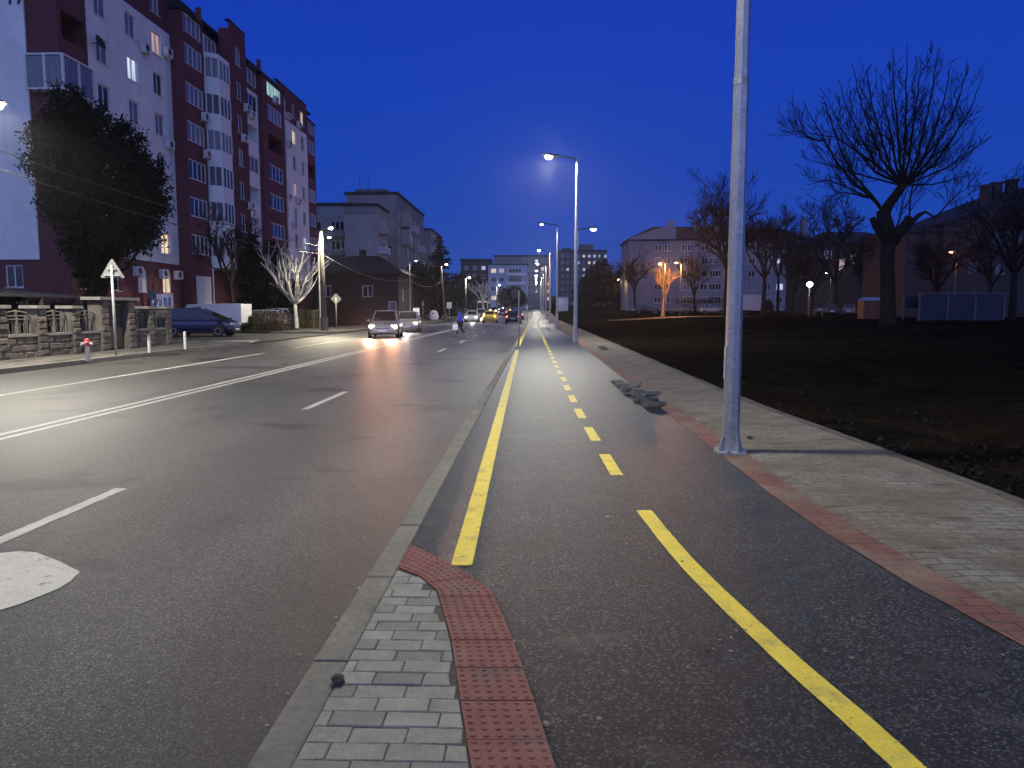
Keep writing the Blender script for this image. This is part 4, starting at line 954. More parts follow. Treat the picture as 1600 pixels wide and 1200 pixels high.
# big bare tree on the right, limbs laid out by hand
Yb = 46.0
base = at(1388, 484, Yb); zb = field_z(base.x, Yb)
t = thing('bare_tree', 'huge bare tree with thick pollarded trunk and fanning branches against the sky', 'tree', (base.x, Yb, zb)); rg = random.Random(77)
o0 = V((base.x, Yb, zb))
def B(px, py, dy=0.0): return at(px, py, Yb + dy) - o0
k_ = Yb / FPX
b = MB()
b.tube([V((0, 0, -.5)), V((0, 0, .3)), B(1387, 440), B(1386, 400), B(1390, 372)], [12.5 * k_, 11.5 * k_, 10.5 * k_, 10.2 * k_, 10.6 * k_], 14)
b.tube([B(1390, 378), B(1384, 352), B(1379, 328)], [13 * k_, 11 * k_, 9 * k_], 12)
b.tube([B(1380, 336), B(1390, 318), B(1402, 302), B(1412, 288)], [8.5 * k_, 7.2 * k_, 6.6 * k_, 6.0 * k_], 10)
b.tube([B(1394, 380), B(1408, 358, -.3), B(1418, 345, -.4), B(1420, 338, -.4)], [9 * k_, 7 * k_, 6 * k_, 5 * k_], 9)
b.tube([B(1382, 370), B(1368, 352, .3), B(1363, 340, .3)], [7 * k_, 5.5 * k_, 4.5 * k_], 8)
b.tube([B(1400, 372), B(1420, 352, .5), B(1436, 336, .7), B(1446, 331, .9), B(1462, 340, 1)], [6 * k_, 4.5 * k_, 3.5 * k_, 2 * k_, 1 * k_], 8)
b.build('trunk', M['bark'], t, smooth=True)
c = MB()
def limb(pts, r0, r1, seed, sub=9, L=1.85, lv=2, up=.16, sp=.55):
    P = [B(*p) for p in pts]; P = resample(P, len(P) * 3); n = len(P)
    P = [p + V((rg.uniform(-1, 1), rg.uniform(-1, 1), rg.uniform(-1, 1))) * .035 for p in P]
    rad = [r0 + (r1 - r0) * i / (n - 1) for i in range(n)]; c.tube(P, [q * .85 for q in rad], 7)
    for q in range(sub):
        f = rg.uniform(.1, .86) * (n - 1); i = min(int(f), n - 2); p = P[i].lerp(P[i + 1], f - i)
        bd = (P[i + 1] - P[i]).normalized(); sd = bd.orthogonal(); sd.rotate(Matrix.Rotation(rg.uniform(0, 6.28), 3, bd))
        grow(c, p, bd + sd * rg.uniform(.5, 1.1) * sp * 1.3, L * rg.uniform(.5, 1.1) * (1.12 - .75 * f / n), max(.016, rad[i] * .38), 1, 1 + lv, rg, up * .8, .6, (2, 4), .012, .6, .09)
fan = (1411, 290)
for i, (ex, ey, dy) in enumerate(((1332, 98, .8), (1354, 108, -1), (1376, 120, 1.6), (1394, 76, -.6), (1418, 68, .3), (1440, 84, 1.4), (1466, 72, -1.2), (1486, 100, 1.0), (1512, 102, -.8), (1536, 116, .6), (1310, 125, -1.4), (1298, 165, 1.2))):
    mx, my = fan[0] + (ex - fan[0]) * (.5 if abs(ex - 1411) < 50 else .62), fan[1] + (ey - fan[1]) * .42
    limb([fan + (0,), ((fan[0] + mx) / 2 + (mx - fan[0]) * .1, (fan[1] + my) / 2 + 6, dy * .3), (mx, my, dy * .7), ((mx + ex) / 2 + (ex - mx) * .12, (my + ey) / 2, dy), (ex, ey, dy)], 2.7 * k_, .5 * k_, i, 15)
for (ex, ey, dy, mx, my) in ((1552, 210, .5, 1480, 262), (1508, 275, -1, 1460, 288), (1250, 245, 0, 1330, 268), (1240, 205, .6, 1310, 215), (1508, 175, 1.2, 1465, 222)):
    limb([fan + (0,), (mx, my, dy * .5), (ex, ey, dy)], 2.0 * k_, .45 * k_, 1, 11)
for pts in ([(1379, 330), (1362, 308, .2), (1335, 288, .5), (1305, 250, .8), (1284, 210, 1), (1262, 175, 1.1), (1256, 155, 1.2)], [(1374, 322), (1358, 300, -.4), (1335, 275, -.8), (1316, 240, -1), (1298, 190, -1.1), (1286, 150, -1.2)], [(1366, 312), (1330, 295, .8), (1290, 280, 1.4), (1262, 290, 1.8)], [(1368, 312), (1320, 300, -.6), (1282, 310, -1)], [(1290, 222, .9), (1262, 215, 1.2), (1242, 200, 1.4)]):
    limb(pts, 3.0 * k_ if len(pts) > 5 else 1.8 * k_, .55 * k_, 2, 13)
for pts in ([(1420, 340), (1424, 300, -.6), (1436, 250, -1)], [(1395, 372), (1408, 335, .4), (1418, 290, .8)], [(1462, 340, 1), (1500, 300, 1.2), (1520, 290, 1.4)]): limb(pts, 1.7 * k_, .5 * k_, 3, 8)
c.build('crown', M['bark'], t, smooth=True)
# other bare trees on the right
def field_at(px, Y):
    p = at(px, 484, Y); return (p.x, Y, field_z(p.x, Y))
def toph(px, py, Y): return at(px, py, Y).z - field_z(at(px, 484, Y).x, Y)
G = 'bare trees around the field'
for i, (px_, Y, top, tr, r_, seed, cw, lab, lim) in enumerate((
    (1134, 84, 284, .36, .34, 5, 1.0, 'tall bare tree with rounded crown behind the near lamp pole', 6),
    (1192, 96, 318, .34, .26, 6, 1.0, 'bare tree just behind and to the side of the near lamp pole', 5),
    (1306, 98, 318, .3, .26, 8, 1.0, 'bushy bare tree between the mauve block and the thick tree', 6),
    (1352, 104, 372, .3, .2, 9, 1.0, 'small bare tree whose crown meets the thick trunk', 5),
    (1462, 68, 352, .33, .22, 10, 1.2, 'bare tree leaning over the blue hoarding by the orange lamp', 5),
    (1582, 62, 250, .3, .28, 12, 1.1, 'bare tree at the right end of the blue hoarding', 5),
    (1545, 78, 330, .3, .2, 19, 1.2, 'slender bare tree in front of the gabled house', 5),
    (992, 135, 398, .34, .2, 13, .8, 'small bare tree by the blank end of the mauve block', 5),
    (1086, 122, 396, .3, .2, 14, 1.0, 'low bare tree under the mauve block windows', 5),
    (1238, 112, 372, .3, .2, 15, 1.1, 'dark bare tree by the white globe lamp', 5),
    (1270, 100, 395, .3, .18, 16, 1.1, 'slim bare tree on the far side of the field near parked cars', 5),
    (1215, 128, 330, .35, .24, 17, 1.0, 'bare tree with twiggy crown at the end of the mauve roof', 5))):
    h = toph(px_, top, Y); bare_tree(lab, field_at(px_, Y), h, h * tr, r_, seed, 5 if px_ in (1134, 1192, 1306, 1582) else 4, .85, .08, (3, 5) if px_ in (1134, 1192, 1306, 1582) else (4, 6), 'bark', cw, G, .02 if Y < 90 else .026, lim)
px_ = 1036; h = toph(px_, 404, 96)
bare_tree('pollarded tree lit orange by two street lamps', field_at(px_, 96), h, h * .34, .26, 23, 3, .7, .10, (3, 5), 'barkwarm', 1.1, None, .035, 6)
# left bare trees
p = at(463, 484, 58); bare_tree('white pruned tree lit by the street lamp behind the hedges', (p.x, 58, .06), at(463, 368, 58).z, 2.0, .15, 41, 3, .7, .21, (3, 4), 'barkpale', 3.4, None, .028, 12)
p = at(366, 484, 50); bare_tree('slender bare tree in front of the white bay windows', (p.x, 50, .02), at(366, 340, 50).z, 3.2, .15, 43, 5, .7, .10, (3, 4), 'bark', .9, None, .016, 4)
p = at(755, 484, 150); bare_tree('bare roadside tree glowing in the light of a far street lamp', (p.x, 150, rise(150)), at(755, 436, 150).z - rise(150), 2.5, .2, 44, 3, .6, .1, (3, 5), 'barkpale', 1.2, None, .05, 6)
# spruces
def spruce(label, loc, h, rad, seed, dens=1.0, group=None, m='needle'):
    t = thing('spruce_tree', label, 'tree', loc, 0, group); rg = random.Random(seed); b = MB()
    b.tube([(0, 0, -.3), (0, 0, h * .5), (0, 0, h * .97)], [.03 * h * .55, .016 * h * .6, .02], 8); b.build('trunk', M['bark'], t)
    c = MB(); z = h * .08
    while z < h * .98:
        f = 1 - z / h; Rr = rad * (f ** .8) * rg.uniform(.8, 1.1) + .15; n = int(7 + 5 * f)
        for k in range(n):
            a = rg.uniform(0, 6.28); L = Rr * rg.uniform(.75, 1.15); dr = rg.uniform(.12, .35)
            d = V((math.cos(a), math.sin(a), -dr)); m_ = max(3, int(L * 5 * dens))
            for q in range(m_):
                tt = (q + .6) / m_; pc = V((0, 0, z)) + d * L * tt + V((0, 0, L * .18 * tt * tt))
                for _ in range(4): leafcard(c, pc + V((rg.gauss(0, .10), rg.gauss(0, .10), rg.gauss(0, .07) - .06)) * (1 + L * .15), .42 * (h / 12) ** .5, rg, .4)
        z += h * .035
    c.build('crown', M[m], t); return t
p = at(688, 484, 118); spruce('large dark spruce beside the grey panel blocks', (p.x, 118, rise(118)), at(684, 366, 118).z, 4.3, 51)
p = at(398, 484, 62); spruce('dark spruce with drooping boughs left of the white pruned tree', (p.x, 62, .05), at(420, 362, 62).z, 3.2, 52)
p = at(428, 484, 66); spruce('dark spruce standing directly behind the white pruned tree', (p.x, 66, .05), at(428, 372, 66).z, 2.6, 53)
p = at(938, 484, 190); 
def dark_round(label, px, Y, top, wpx, seed, group=None):
    p = at(px, 484, Y); zb_ = field_z(p.x, Y) if p.x > 4 else rise(Y); t = thing('dark_tree', label, 'tree', (p.x, Y, zb_), 0, group); rg = random.Random(seed)
    h = at(px, top, Y).z - zb_; w_ = wpx * Y / FPX / 2
    b = MB(); b.tube([(0, 0, -.3), (0, 0, h * .5), (0, 0, h * .8)], [.3, .22, .1], 8); b.build('trunk', M['bark'], t)
    c = MB(); crown_cloud(c, [(0, 0, h * .55, w_, w_ * .8, h * .42), (-w_ * .3, 0, h * .4, w_ * .75, w_ * .7, h * .34), (w_ * .35, 0, h * .42, w_ * .7, w_ * .7, h * .34), (0, 0, h * .8, w_ * .5, w_ * .5, h * .2)], 520, 9, .75, rg, .8); c.build('crown', M['leaffar'], t)
G = 'dark leafy trees along the far end of the field'
dark_round('tall dark tree rising beside the high-rise slab', 938, 185, 402, 52, 61, G)
dark_round('dark tree at the foot of the high-rise slab', 915, 200, 432, 40, 62, G)
dark_round('dark tree between the high-rise and the mauve block', 968, 215, 420, 36, 63, G)
G = 'dark leafy trees along the left roadside'
dark_round('dark tree behind the far spruce', 722, 170, 425, 44, 64, G)
dark_round('dark tree beside the garden house roof', 655, 110, 408, 46, 65, G)
dark_round('dark tree between the lit roadside tree and the pale block', 742, 190, 432, 40, 66, G)
dark_round('dark tree filling the end of the road below the pale block', 800, 240, 447, 46, 67, G)
dark_round('dark bush-like tree left of the hedges', 345, 70, 440, 70, 68, G)
dark_round('dark round tree between spruces and garden house', 545, 98, 418, 60, 69, G)
# a wood on the skyline that reads as one mass
b = MB(); rg = random.Random(71)
for i in range(900):
    x = rg.uniform(-500, 500)
    if -28 < x < 16 and rg.random() < .8: continue
    y = rg.uniform(380, 430); h = rg.uniform(4, 9)
    for _ in range(10): leafcard(b, V((x + rg.gauss(0, 3), y, rise(400) + rg.random() * h)), 5, rg)
tag(b.build('treeline', M['leaffar']), 'dark wood on the skyline beyond the buildings', 'wood', kind='stuff')
# hedges
def hedge(label, px0, px1, pyb, top, depth, m, seed, group):
    p0 = gp(px0, pyb, .05); Y = p0.y; x1 = at(px1, 484, Y).x; x0 = at(px0, 484, Y).x; zt = at(px0, top, Y).z
    t = thing('hedge', label, 'hedge', ((x0 + x1) / 2, Y + depth / 2, .05), 0, group); rg = random.Random(seed)
    b = MB(); hw = (x1 - x0) / 2
    def surf():
        f = rg.random()
        u, v_, w_ = rg.uniform(-1, 1), rg.uniform(-1, 1), rg.random()
        if f < .4: w_ = 1.0
        elif f < .7: v_ = -1
        elif f < .85: u = rg.choice((-1, 1))
        return V((u * hw, v_ * depth / 2, w_ * zt))
    for _ in range(3600):
        p = surf(); p *= .93 + .12 * mnoise.noise(p * 1.7); leafcard(b, p + V((rg.gauss(0, .06), rg.gauss(0, .06), abs(rg.gauss(0, .06)))), .11, rg)
    b.build('foliage', M[m], t)
    b = MB()
    for _ in range(60):
        x, y = rg.uniform(-hw, hw) * .95, rg.uniform(-.48, .48) * depth; b.tube([(x, y, 0), (x + rg.uniform(-.2, .2), y + rg.uniform(-.2, .2), zt * .97)], [.02, .008], 4)
    b.build('stems', M['barkwarm'], t)
hedge('green clipped hedge nearest the white pruned tree', 448, 490, 512.5, 486, 2.2, 'leafhedge', 81, 'roadside hedges')
hedge('brownish clipped hedge beside the parked cars', 398, 441, 517, 491, 2.0, 'leafhedgebrown', 82, 'roadside hedges')
hedge('small green shrub at the end of the brown hedge', 374, 396, 517, 496, 1.5, 'leafhedge', 83, 'roadside hedges')
# shrub mass added to darken the view behind the stone fence, with bare vines
t = thing('darkening_shrubs', 'dark shrub mass added to darken the garden behind the stone fence', 'shrubs', (-18.6, 25, 0)); b = MB(); rg = random.Random(91)
for _ in range(9000):
    y = rg.uniform(-9, 6.2); h = 1.75 + .5 * mnoise.noise(V((y * .6, 0, 0))) + .25 * mnoise.noise(V((y * 2, 3, 0))); z = h * rg.random() ** .6; leafcard(b, V((rg.gauss(0, .5), y, z)), .2, rg)
b.build('foliage', M['leafdark'], t)
b = MB()
for i in range(15):
    y = -8.5 + i * 1.0
    b.tube([(rg.uniform(-.3, .3), y, 0), (rg.uniform(-.3, .3), y + rg.uniform(-.2, .2), 1.1), (rg.uniform(-.2, .4), y + rg.uniform(-.4, .4), 1.9)], [.03, .025, .02], 5)
    for _ in range(4): grow(b, V((rg.uniform(-.1, .4), y, rg.uniform(1.4, 1.9))), V((rg.uniform(-.4, .4), rg.choice((-1, 1)), rg.uniform(0, .35))), rg.uniform(.8, 1.5), .015, 2, 4, rg, .0, .6, (2, 3), .007)
b.build('bare_stems', M['bark'], t)
# ================================================================== LAMP POSTS
def lamp_post(label, x, y, h=8.25, joint=5.15, group='galvanised lamp posts along the cycle path', arm=-1.2, lens='lens_white', arm2=None, lens2=None, near=False, z=0.0, rz=0.0):
    t = thing('lamp_post', label, 'lamp post', (x, y, z), rz, group)
    b = MB(); b.tube([(0, 0, .02), (0, 0, joint)], [.088, .075] if near else [.105, .088], 8, twist=R(-14)); lo = b.build('lower_pole', M['galv'], t)
    b = MB(); b.tube([(0, 0, joint - .1), (0, 0, h)], [.070, .055] if near else [.078, .055], 8, twist=R(-14)); b.build('upper_pole', M['galv'], t)
    b = MB(); b.tube([(0, 0, joint - .06), (0, 0, joint + .012)], [.077, .0765] if near else [.092, .090], 8, twist=R(-14)); b.build('collar', M['galv2'], t)
    b = MB(); b.rbox((0, 0, .015), (.28, .28, .025)); bp = b.build('base_plate', M['galv2'], t)
    if near:
        for k in range(4):
            a = k * math.pi / 2 + R(20); d = V((math.cos(a), math.sin(a), 0)); s = V((-d.y, d.x, 0)) * .006
            b = MB(); P = [d * .08 + V((0, 0, .028)), d * .145 + V((0, 0, .028)), d * .14 + V((0, 0, .06)), d * .10 + V((0, 0, .20)), d * .08 + V((0, 0, .20))]
            b.add([p - s for p in P] + [p + s for p in P], [(0, 1, 2, 3, 4), (9, 8, 7, 6, 5)] + [(i, 5 + i, 5 + (i + 1) % 5, (i + 1) % 5) for i in range(5)]); b.build('gusset', M['galv2'], t)
        for k in range(4):
            a = k * math.pi / 2 + R(65); b = MB(); b.lathe([(.022, .028), (.022, .048), (.012, .049), (.012, .075)], 6, (math.cos(a) * .135, math.sin(a) * .135, 0)); b.build('anchor_bolt', M['galv2'], bp)
        b = MB(); b.rbox((-.080, -.0, .95), (.012, .075, .34)); b.build('hatch', M['galv2'], t)
    b = MB(); b.tube([(0, 0, h - .02), (0, 0, h + .12), (arm * .15, 0, h + .2), (arm * .7, 0, h + .30)], [.045, .042, .036, .03], 8); b.build('arm', M['darkmetal'] if not near else M['galv'], t)
    head(t, (arm * .7, 0, h + .30), math.copysign(1, arm), lens, 1.3)
    if arm2:
        b = MB(); b.tube([(0, 0, joint + .05), (arm2 * .5, 0, joint + .12)], [.03, .025], 6); b.build('side_arm', M['darkmetal'], t)
        head(t, (arm2 * .5, 0, joint + .12), math.copysign(1, arm2), lens2 or 'lens_dim', .8)
    return t
def head(t, p, s, lens, k=1.0):
    p = V(p); b = MB(); P = []
    for (u, w_, z0, z1) in ((0, .05, -.03, .03), (.12, .09, -.045, .045), (.3, .14, -.05, .05), (.5, .13, -.045, .04), (.6, .07, -.02, .015)):
        P.append([V((s * u * k, -w_ * k, z0 * k)), V((s * u * k, w_ * k, z0 * k)), V((s * u * k, w_ * .75 * k, z1 * k)), V((s * u * k, -w_ * .75 * k, z1 * k))])
    vs = [p + q + V((0, 0, .08 * k * abs(q.x))) for r_ in P for q in r_]; fs = [(3, 2, 1, 0), (16, 17, 18, 19)]
    for i in range(4):
        for j in range(4): fs.append((i * 4 + j, i * 4 + (j + 1) % 4, i * 4 + 4 + (j + 1) % 4, i * 4 + 4 + j))
    b.add(vs, fs); hd = b.build('lamp_head', M['darkmetal'], t)
    b = MB(); b.lathe([(.03, -.13), (.10, -.115), (.15, -.06), (.14, -.03)], 14, p + V((s * .36 * k, 0, 0))); b.build('lens', M[lens], hd)
    return hd
PX = lambda y: 2.05 - .0065 * (y - 8) if y < 35 else 1.8665 - .0042 * (y - 35)
PW = (1.0, .96, .80)
lamp_post('nearest galvanised lamp post rising out of the frame', PX(7.75), 7.75, 8.25, 3.8, arm=-1.2, near=True, lens='lens_white', arm2=None)
lamp_post('second lamp post from the camera with the brightest lamp and a lower side lamp', PX(35), 35, lens='lens_white', arm2=1.0)
lamp_post('third lamp post from the camera with a faint lamp head', PX(62), 62, lens='lens_dim')
lamp_post('fourth lamp post from the camera with a bright yellowish lamp', PX(89), 89, lens='lens_white')
for i, y in enumerate((116, 143, 170, 197, 224, 251)):
    lamp_post('%s lamp post of the receding row beside the cycle path' % ('fifth', 'sixth', 'seventh', 'eighth', 'ninth', 'tenth')[i], PX(min(y, 170)), y, lens='lens_white', z=rise(y))
E_NEAR = 1600
spot('street_light', (PX(7.75) - 1.27, 7.75, 8.35), E_NEAR, PW, 150, .5)
spot('street_light', (PX(35) - 1.27, 35, 8.35), 4000, PW, 172, .3)
spot('street_light', (PX(35) + .75, 35, 5.2), 250, PW, 150, .5)
spot('street_light', (PX(62) - 1.27, 62, 8.35), 1800, PW, 150, .5)
for y in (89, 116, 143, 170, 197): spot('street_light', (PX(y) - 1.27, y, 8.35 + rise(y)), 2800, PW, 160, .5)
spot('street_light', (PX(-19) - 1.27, -19, 8.35), 3000, PW, 160, .5)
# ---- left roadside lamps on concrete poles
def concrete_lamp(label, x, y, h, lens, r0=.17, r1=.11, lean=0.0, wires=False, box=True):
    t = thing('concrete_lamp_post', label, 'lamp post', (x, y, .03 + rise(y)), 0, 'old lamp posts on the left pavement')
    b = MB(); b.tube([(0, 0, -.1), (lean * .5, 0, h * .5), (lean, 0, h)], [r0, (r0 + r1) / 2, r1], 10); b.build('pole', M['concrete'], t, smooth=True)
    if box: b = MB(); b.tube([(0, 0, 0), (0, 0, .95)], [r0 * 1.28, r0 * 1.24], 10); b.build('base_sleeve', M['stone'], t)
    b = MB(); b.tube([(lean, 0, h - .25), (lean + .1, 0, h + .12), (lean + .35, -.1, h + .25)], .03, 6); b.build('arm', M['darkmetal'], t)
    head(t, (lean + .35, -.1, h + .25), 1, lens, 1.1); return t
p = gp(507, 516.5, .03); concrete_lamp('thick concrete lamp post with a yellowish lamp beside the white pruned tree', p.x, p.y, at(504, 362, p.y).z, 'lens_yellow', .21, .14, -.1)
YL = p.y
spot('street_light', (p.x + .55, p.y - .15, at(504, 362, p.y).z + .1), 4200, (1, .9, .62), 165, .4)
xl = at(-2, 160, 20).x; zl = at(2, 163, 20).z
concrete_lamp('left lamp post at the frame edge with a glaring lamp', xl - .75, 20, zl - .3, 'lens_white', .17, .12, 0)
spot('street_light', (xl + .1, 20, zl - .12), 6200, (1, .93, .78), 158, .4)
spot('street_light', (-14.2, 6.5, 7.4), 7000, (1, .94, .82), 160, .5)
concrete_lamp('left lamp post beside the camera outside the frame', -15.0, 6.5, 7.1, 'lens_white', .17, .12, 0)
p = at(693, 484, 98); t = concrete_lamp('leaning concrete lamp post in front of the far spruce', at(696, 484, 98).x, 98, at(690, 416, 98).z, 'lens_yellow', .2, .12, -.55); spot('street_light', (at(693, 413, 98).x + .4, 98, 7.6), 2200, (1, .92, .7), 160, .5)
t = concrete_lamp('lamp post with a small lamp beyond the leaning one', at(728, 484, 135).x, 135, at(727, 436, 135).z - rise(135), 'lens_white', .17, .12, 0); spot('street_light', (at(730, 432, 135).x, 134.5, 7.7), 2000, (1, .95, .85), 160, .5)
t = concrete_lamp('far lamp post in front of the dark far block', at(784 - 8, 484, 210).x, 210, at(778, 447, 210).z - rise(210), 'lens_white', .17, .12, 0); spot('street_light', (at(776, 446, 210).x, 208, 8.5), 2500, (1, .95, .85), 160, .5)
# slim steel posts on the left
def steel_post(label, px, pyb, pyt, lens, z=.03):
    p = gp(px, pyb, z); t = thing('steel_lamp_post', label, 'lamp post', (p.x, p.y, z), 0, 'slim steel posts on the left pavement'); h = at(px, pyt, p.y).z - z
    b = MB(); b.tube([(0, 0, 0), (0, 0, h * .55), (0, 0, h)], [.10, .085, .06], 8); b.build('pole', M['galv'], t); b = MB(); b.tube([(0, 0, h - .1), (0, 0, h + .02), (.5, 0, h + .1)], .03, 6); b.build('arm', M['darkmetal'], t)
    head(t, (.5, 0, h + .1), 1, lens, .8); return t, p, h
t, p, h = steel_post('slim steel lamp post right of the garden house', 641, 503, 408, 'lens_dim'); spot('street_light', (p.x + .8, p.y, h), 1500, PW, 150, .5)
t, p, h = steel_post('short slim steel lamp post touching the thick concrete post', 501.5, 515, 372, 'lens_dim'); spot('street_light', (p.x + .9, p.y - .3, h + .02), 500, PW, 150, .5)
steel_post('slim unlit steel post beyond the far spruce', 742, 492, 442, 'lens_off')
# ---- right side lamps
def park_lamp(label, px, py, Y, lens, col, en, globe=False):
    p = at(px, py, Y); zb_ = field_z(p.x, Y); h = p.z - zb_; t = thing('park_lamp', label, 'lamp post', (p.x + .5, Y, zb_), 0, 'lamps around the field')
    b = MB(); b.tube([(0, 0, -.2), (0, 0, h - .1)], [.07, .045], 8); b.build('pole', M['greypost'], t)
    if globe:
        b = MB(); b.lathe([(.1, -.1), (.3, .05), (.34, .25), (.2, .42), (.05, .48)], 14, (0, 0, h)); b.build('globe', M[lens], t)
    else:
        b = MB(); b.tube([(0, 0, h - .15), (-.1, -.05, h + .05), (-.25, -.1, h + .06)], .03, 6); b.build('arm', M['darkmetal'], t); head(t, (-.2, -.1, h + .06), -1, lens, 1.2)
    point('park_light', (p.x, Y - .35, p.z - .35), en, col)
OR = (1.0, .50, .16)
park_lamp('left orange lamp above the lit pollarded tree', 1033, 412, 90, 'lens_orange', (1, .42, .12), 2600)
park_lamp('right orange lamp above the lit pollarded tree', 1058, 411, 92, 'lens_orange', (1, .42, .12), 2600)
park_lamp('single orange lamp glowing in front of the gabled house', 1487, 394, 72, 'lens_orange', (1, .38, .1), 420)
park_lamp('white globe lamp at the far edge of the field', 1258, 447, 84, 'lens_dim', (.9, 1, .92), 160, True)
park_lamp('small yellowish lamp right beside the near pole outline', 1136, 430, 105, 'lens_yellow', (1, .7, .35), 250)
park_lamp('small lamp under the low dark-roofed house eaves', 1293, 427, 108, 'lens_yellow', (1, .75, .45), 200)
park_lamp('orange lamp between the high-rise and the mauve block', 967, 437, 165, 'lens_orange', (1, .65, .3), 400)

# ================================================================== STONE FENCE
fx = -15.75
t = thing('stone_fence', 'low stone garden wall with pillars and pale grilles', 'fence', (fx, 26, 0))
ys_p = [17.6, 19.4, 21.1, 22.85, 24.6]; gate = (26.25, 28.0); rest = [29.5, 30.9]
zt = 1.62
def LF(y): return y - 26
b = MB(); b.box(-.18, .14, LF(15), LF(gate[0]) , -.1, .68); b.box(-.18, .14, LF(gate[1]), LF(31.1), -.1, .68); 
wr2 = random.Random(33)
def bossed(b, y0, y1, z0, z1, xf, rows, bl):
    hz = (z1 - z0) / rows
    for r_ in range(rows):
        y = y0 - wr2.uniform(0, bl * .6)
        while y < y1:
            L_ = bl * wr2.uniform(.7, 1.35); a_, c_ = max(y, y0) + .012, min(y + L_, y1) - .012; y += L_
            if c_ - a_ < .06: continue
            za, zb_ = z0 + r_ * hz + .012, z0 + (r_ + 1) * hz - .012; e = .03; p_ = wr2.uniform(.025, .06)
            b.add([(xf, a_, za), (xf, c_, za), (xf, c_, zb_), (xf, a_, zb_), (xf + p_, a_ + e, za + e), (xf + p_ * wr2.uniform(.7, 1.2), c_ - e, za + e), (xf + p_, c_ - e, zb_ - e), (xf + p_ * wr2.uniform(.7, 1.2), a_ + e, zb_ - e)], [(4, 5, 6, 7), (0, 1, 5, 4), (1, 2, 6, 5), (2, 3, 7, 6), (3, 0, 4, 7)])
bossed(b, LF(15), LF(gate[0]) - .25, 0, .66, .14, 3, .42); bossed(b, LF(gate[1]) + .25, LF(31.1), 0, .66, .14, 3, .42)
b.build('low_wall', M['wall_stone'], t)
b = MB(); pts_ = [16] + ys_p + [gate[0]]
for a_, c_ in zip(pts_[:-1], pts_[1:]): b.box(-.22, .2, LF(a_) + .21, LF(c_) - .21, .68, .76)
for a_, c_ in ((gate[1], rest[0]), (rest[0], rest[1])): b.box(-.22, .2, LF(a_) + .21, LF(c_) - .21, .68, .76)
b.build('coping', M['cap'], t)
for y in ys_p + rest:
    b = MB(); b.box(-.22, .22, LF(y) - .2, LF(y) + .2, -.1, zt - .08); bossed(b, LF(y) - .2, LF(y) + .2, .06, zt - .1, .22, 7, .8); pl = b.build('pillar', M['wall_stone'], t)
    b = MB(); b.box(-.30, .30, LF(y) - .3, LF(y) + .3, zt - .08, zt + .02); b.build('cap', M['cap'], pl)
for y in gate:
    b = MB(); b.box(-.24, .24, LF(y) - .24, LF(y) + .24, -.1, 1.85); bossed(b, LF(y) - .24, LF(y) + .24, .06, 1.83, .24, 8, .9); b.build('pillar', M['wall_stone'], t)
b = MB(); b.box(-.36, .36, LF(gate[0]) - .45, LF(gate[1]) + .45, 1.85, 1.96); b.build('lintel', M['cap'], t)
b = MB(); b.box(-.03, .03, LF(gate[0]) + .26, LF(gate[1]) - .26, .08, .85)
for k in range(6): y = LF(gate[0]) + .32 + k * .225; b.box(-.015, .015, y, y + .03, .85, 1.7)
b.box(-.02, .02, LF(gate[0]) + .26, LF(gate[1]) - .26, 1.66, 1.7); b.build('gate', M['gate'], t)
for a_, c_ in list(zip(pts_[:-1], pts_[1:])) + [(gate[1], rest[0]), (rest[0], rest[1])]:
    b = MB(); ya, yb = LF(a_) + .22, LF(c_) - .22; ym = (ya + yb) / 2
    b.box(-.03, .03, ya, ya + .05, .76, 1.30); b.box(-.03, .03, yb - .05, yb, .76, 1.30); b.box(-.03, .03, ya, yb, 1.30, 1.34); b.box(-.03, .03, ya, yb, 1.20, 1.23); b.box(-.04, .04, ym - .045, ym + .045, .76, 1.20)
    pts = [(0, ya + (yb - ya) * q / 8, 1.34 + .12 * (1 - (2 * q / 8 - 1) ** 2)) for q in range(9)]; b.tube(pts, .022, 5); b.box(-.03, .03, ym - .04, ym + .04, 1.23, 1.50)
    for q in range(1, 4):
        for yy in (ya + (ym - ya) * q / 4, ym + (yb - ym) * q / 4): b.box(-.008, .008, yy - .008, yy + .008, .76, 1.20)
    b.build('grille', M['grille'], t)
# garden clutter behind the fence: sheet roof lean-to
t = thing('lean_to', 'low dark lean-to roof behind the stone fence', 'shed', (-19.5, 25, 0)); b = MB(); b.add([(-2.5, -6, 2.3), (1.6, -6, 1.95), (1.6, 5, 1.95), (-2.5, 5, 2.3), (-2.5, -6, 2.36), (1.6, -6, 2.01), (1.6, 5, 2.01), (-2.5, 5, 2.36)], [(3, 2, 1, 0), (4, 5, 6, 7), (0, 1, 5, 4), (1, 2, 6, 5), (2, 3, 7, 6)]); b.build('roof', M['roof'], t)
for (x, y) in ((1.5, -5.8), (1.5, -2), (1.5, 1.5), (1.5, 4.8), (-2.3, 4.8)):
    b = MB(); b.box(x - .05, x + .05, y - .05, y + .05, 0, 1.95); b.build('post', M['gate'], t)
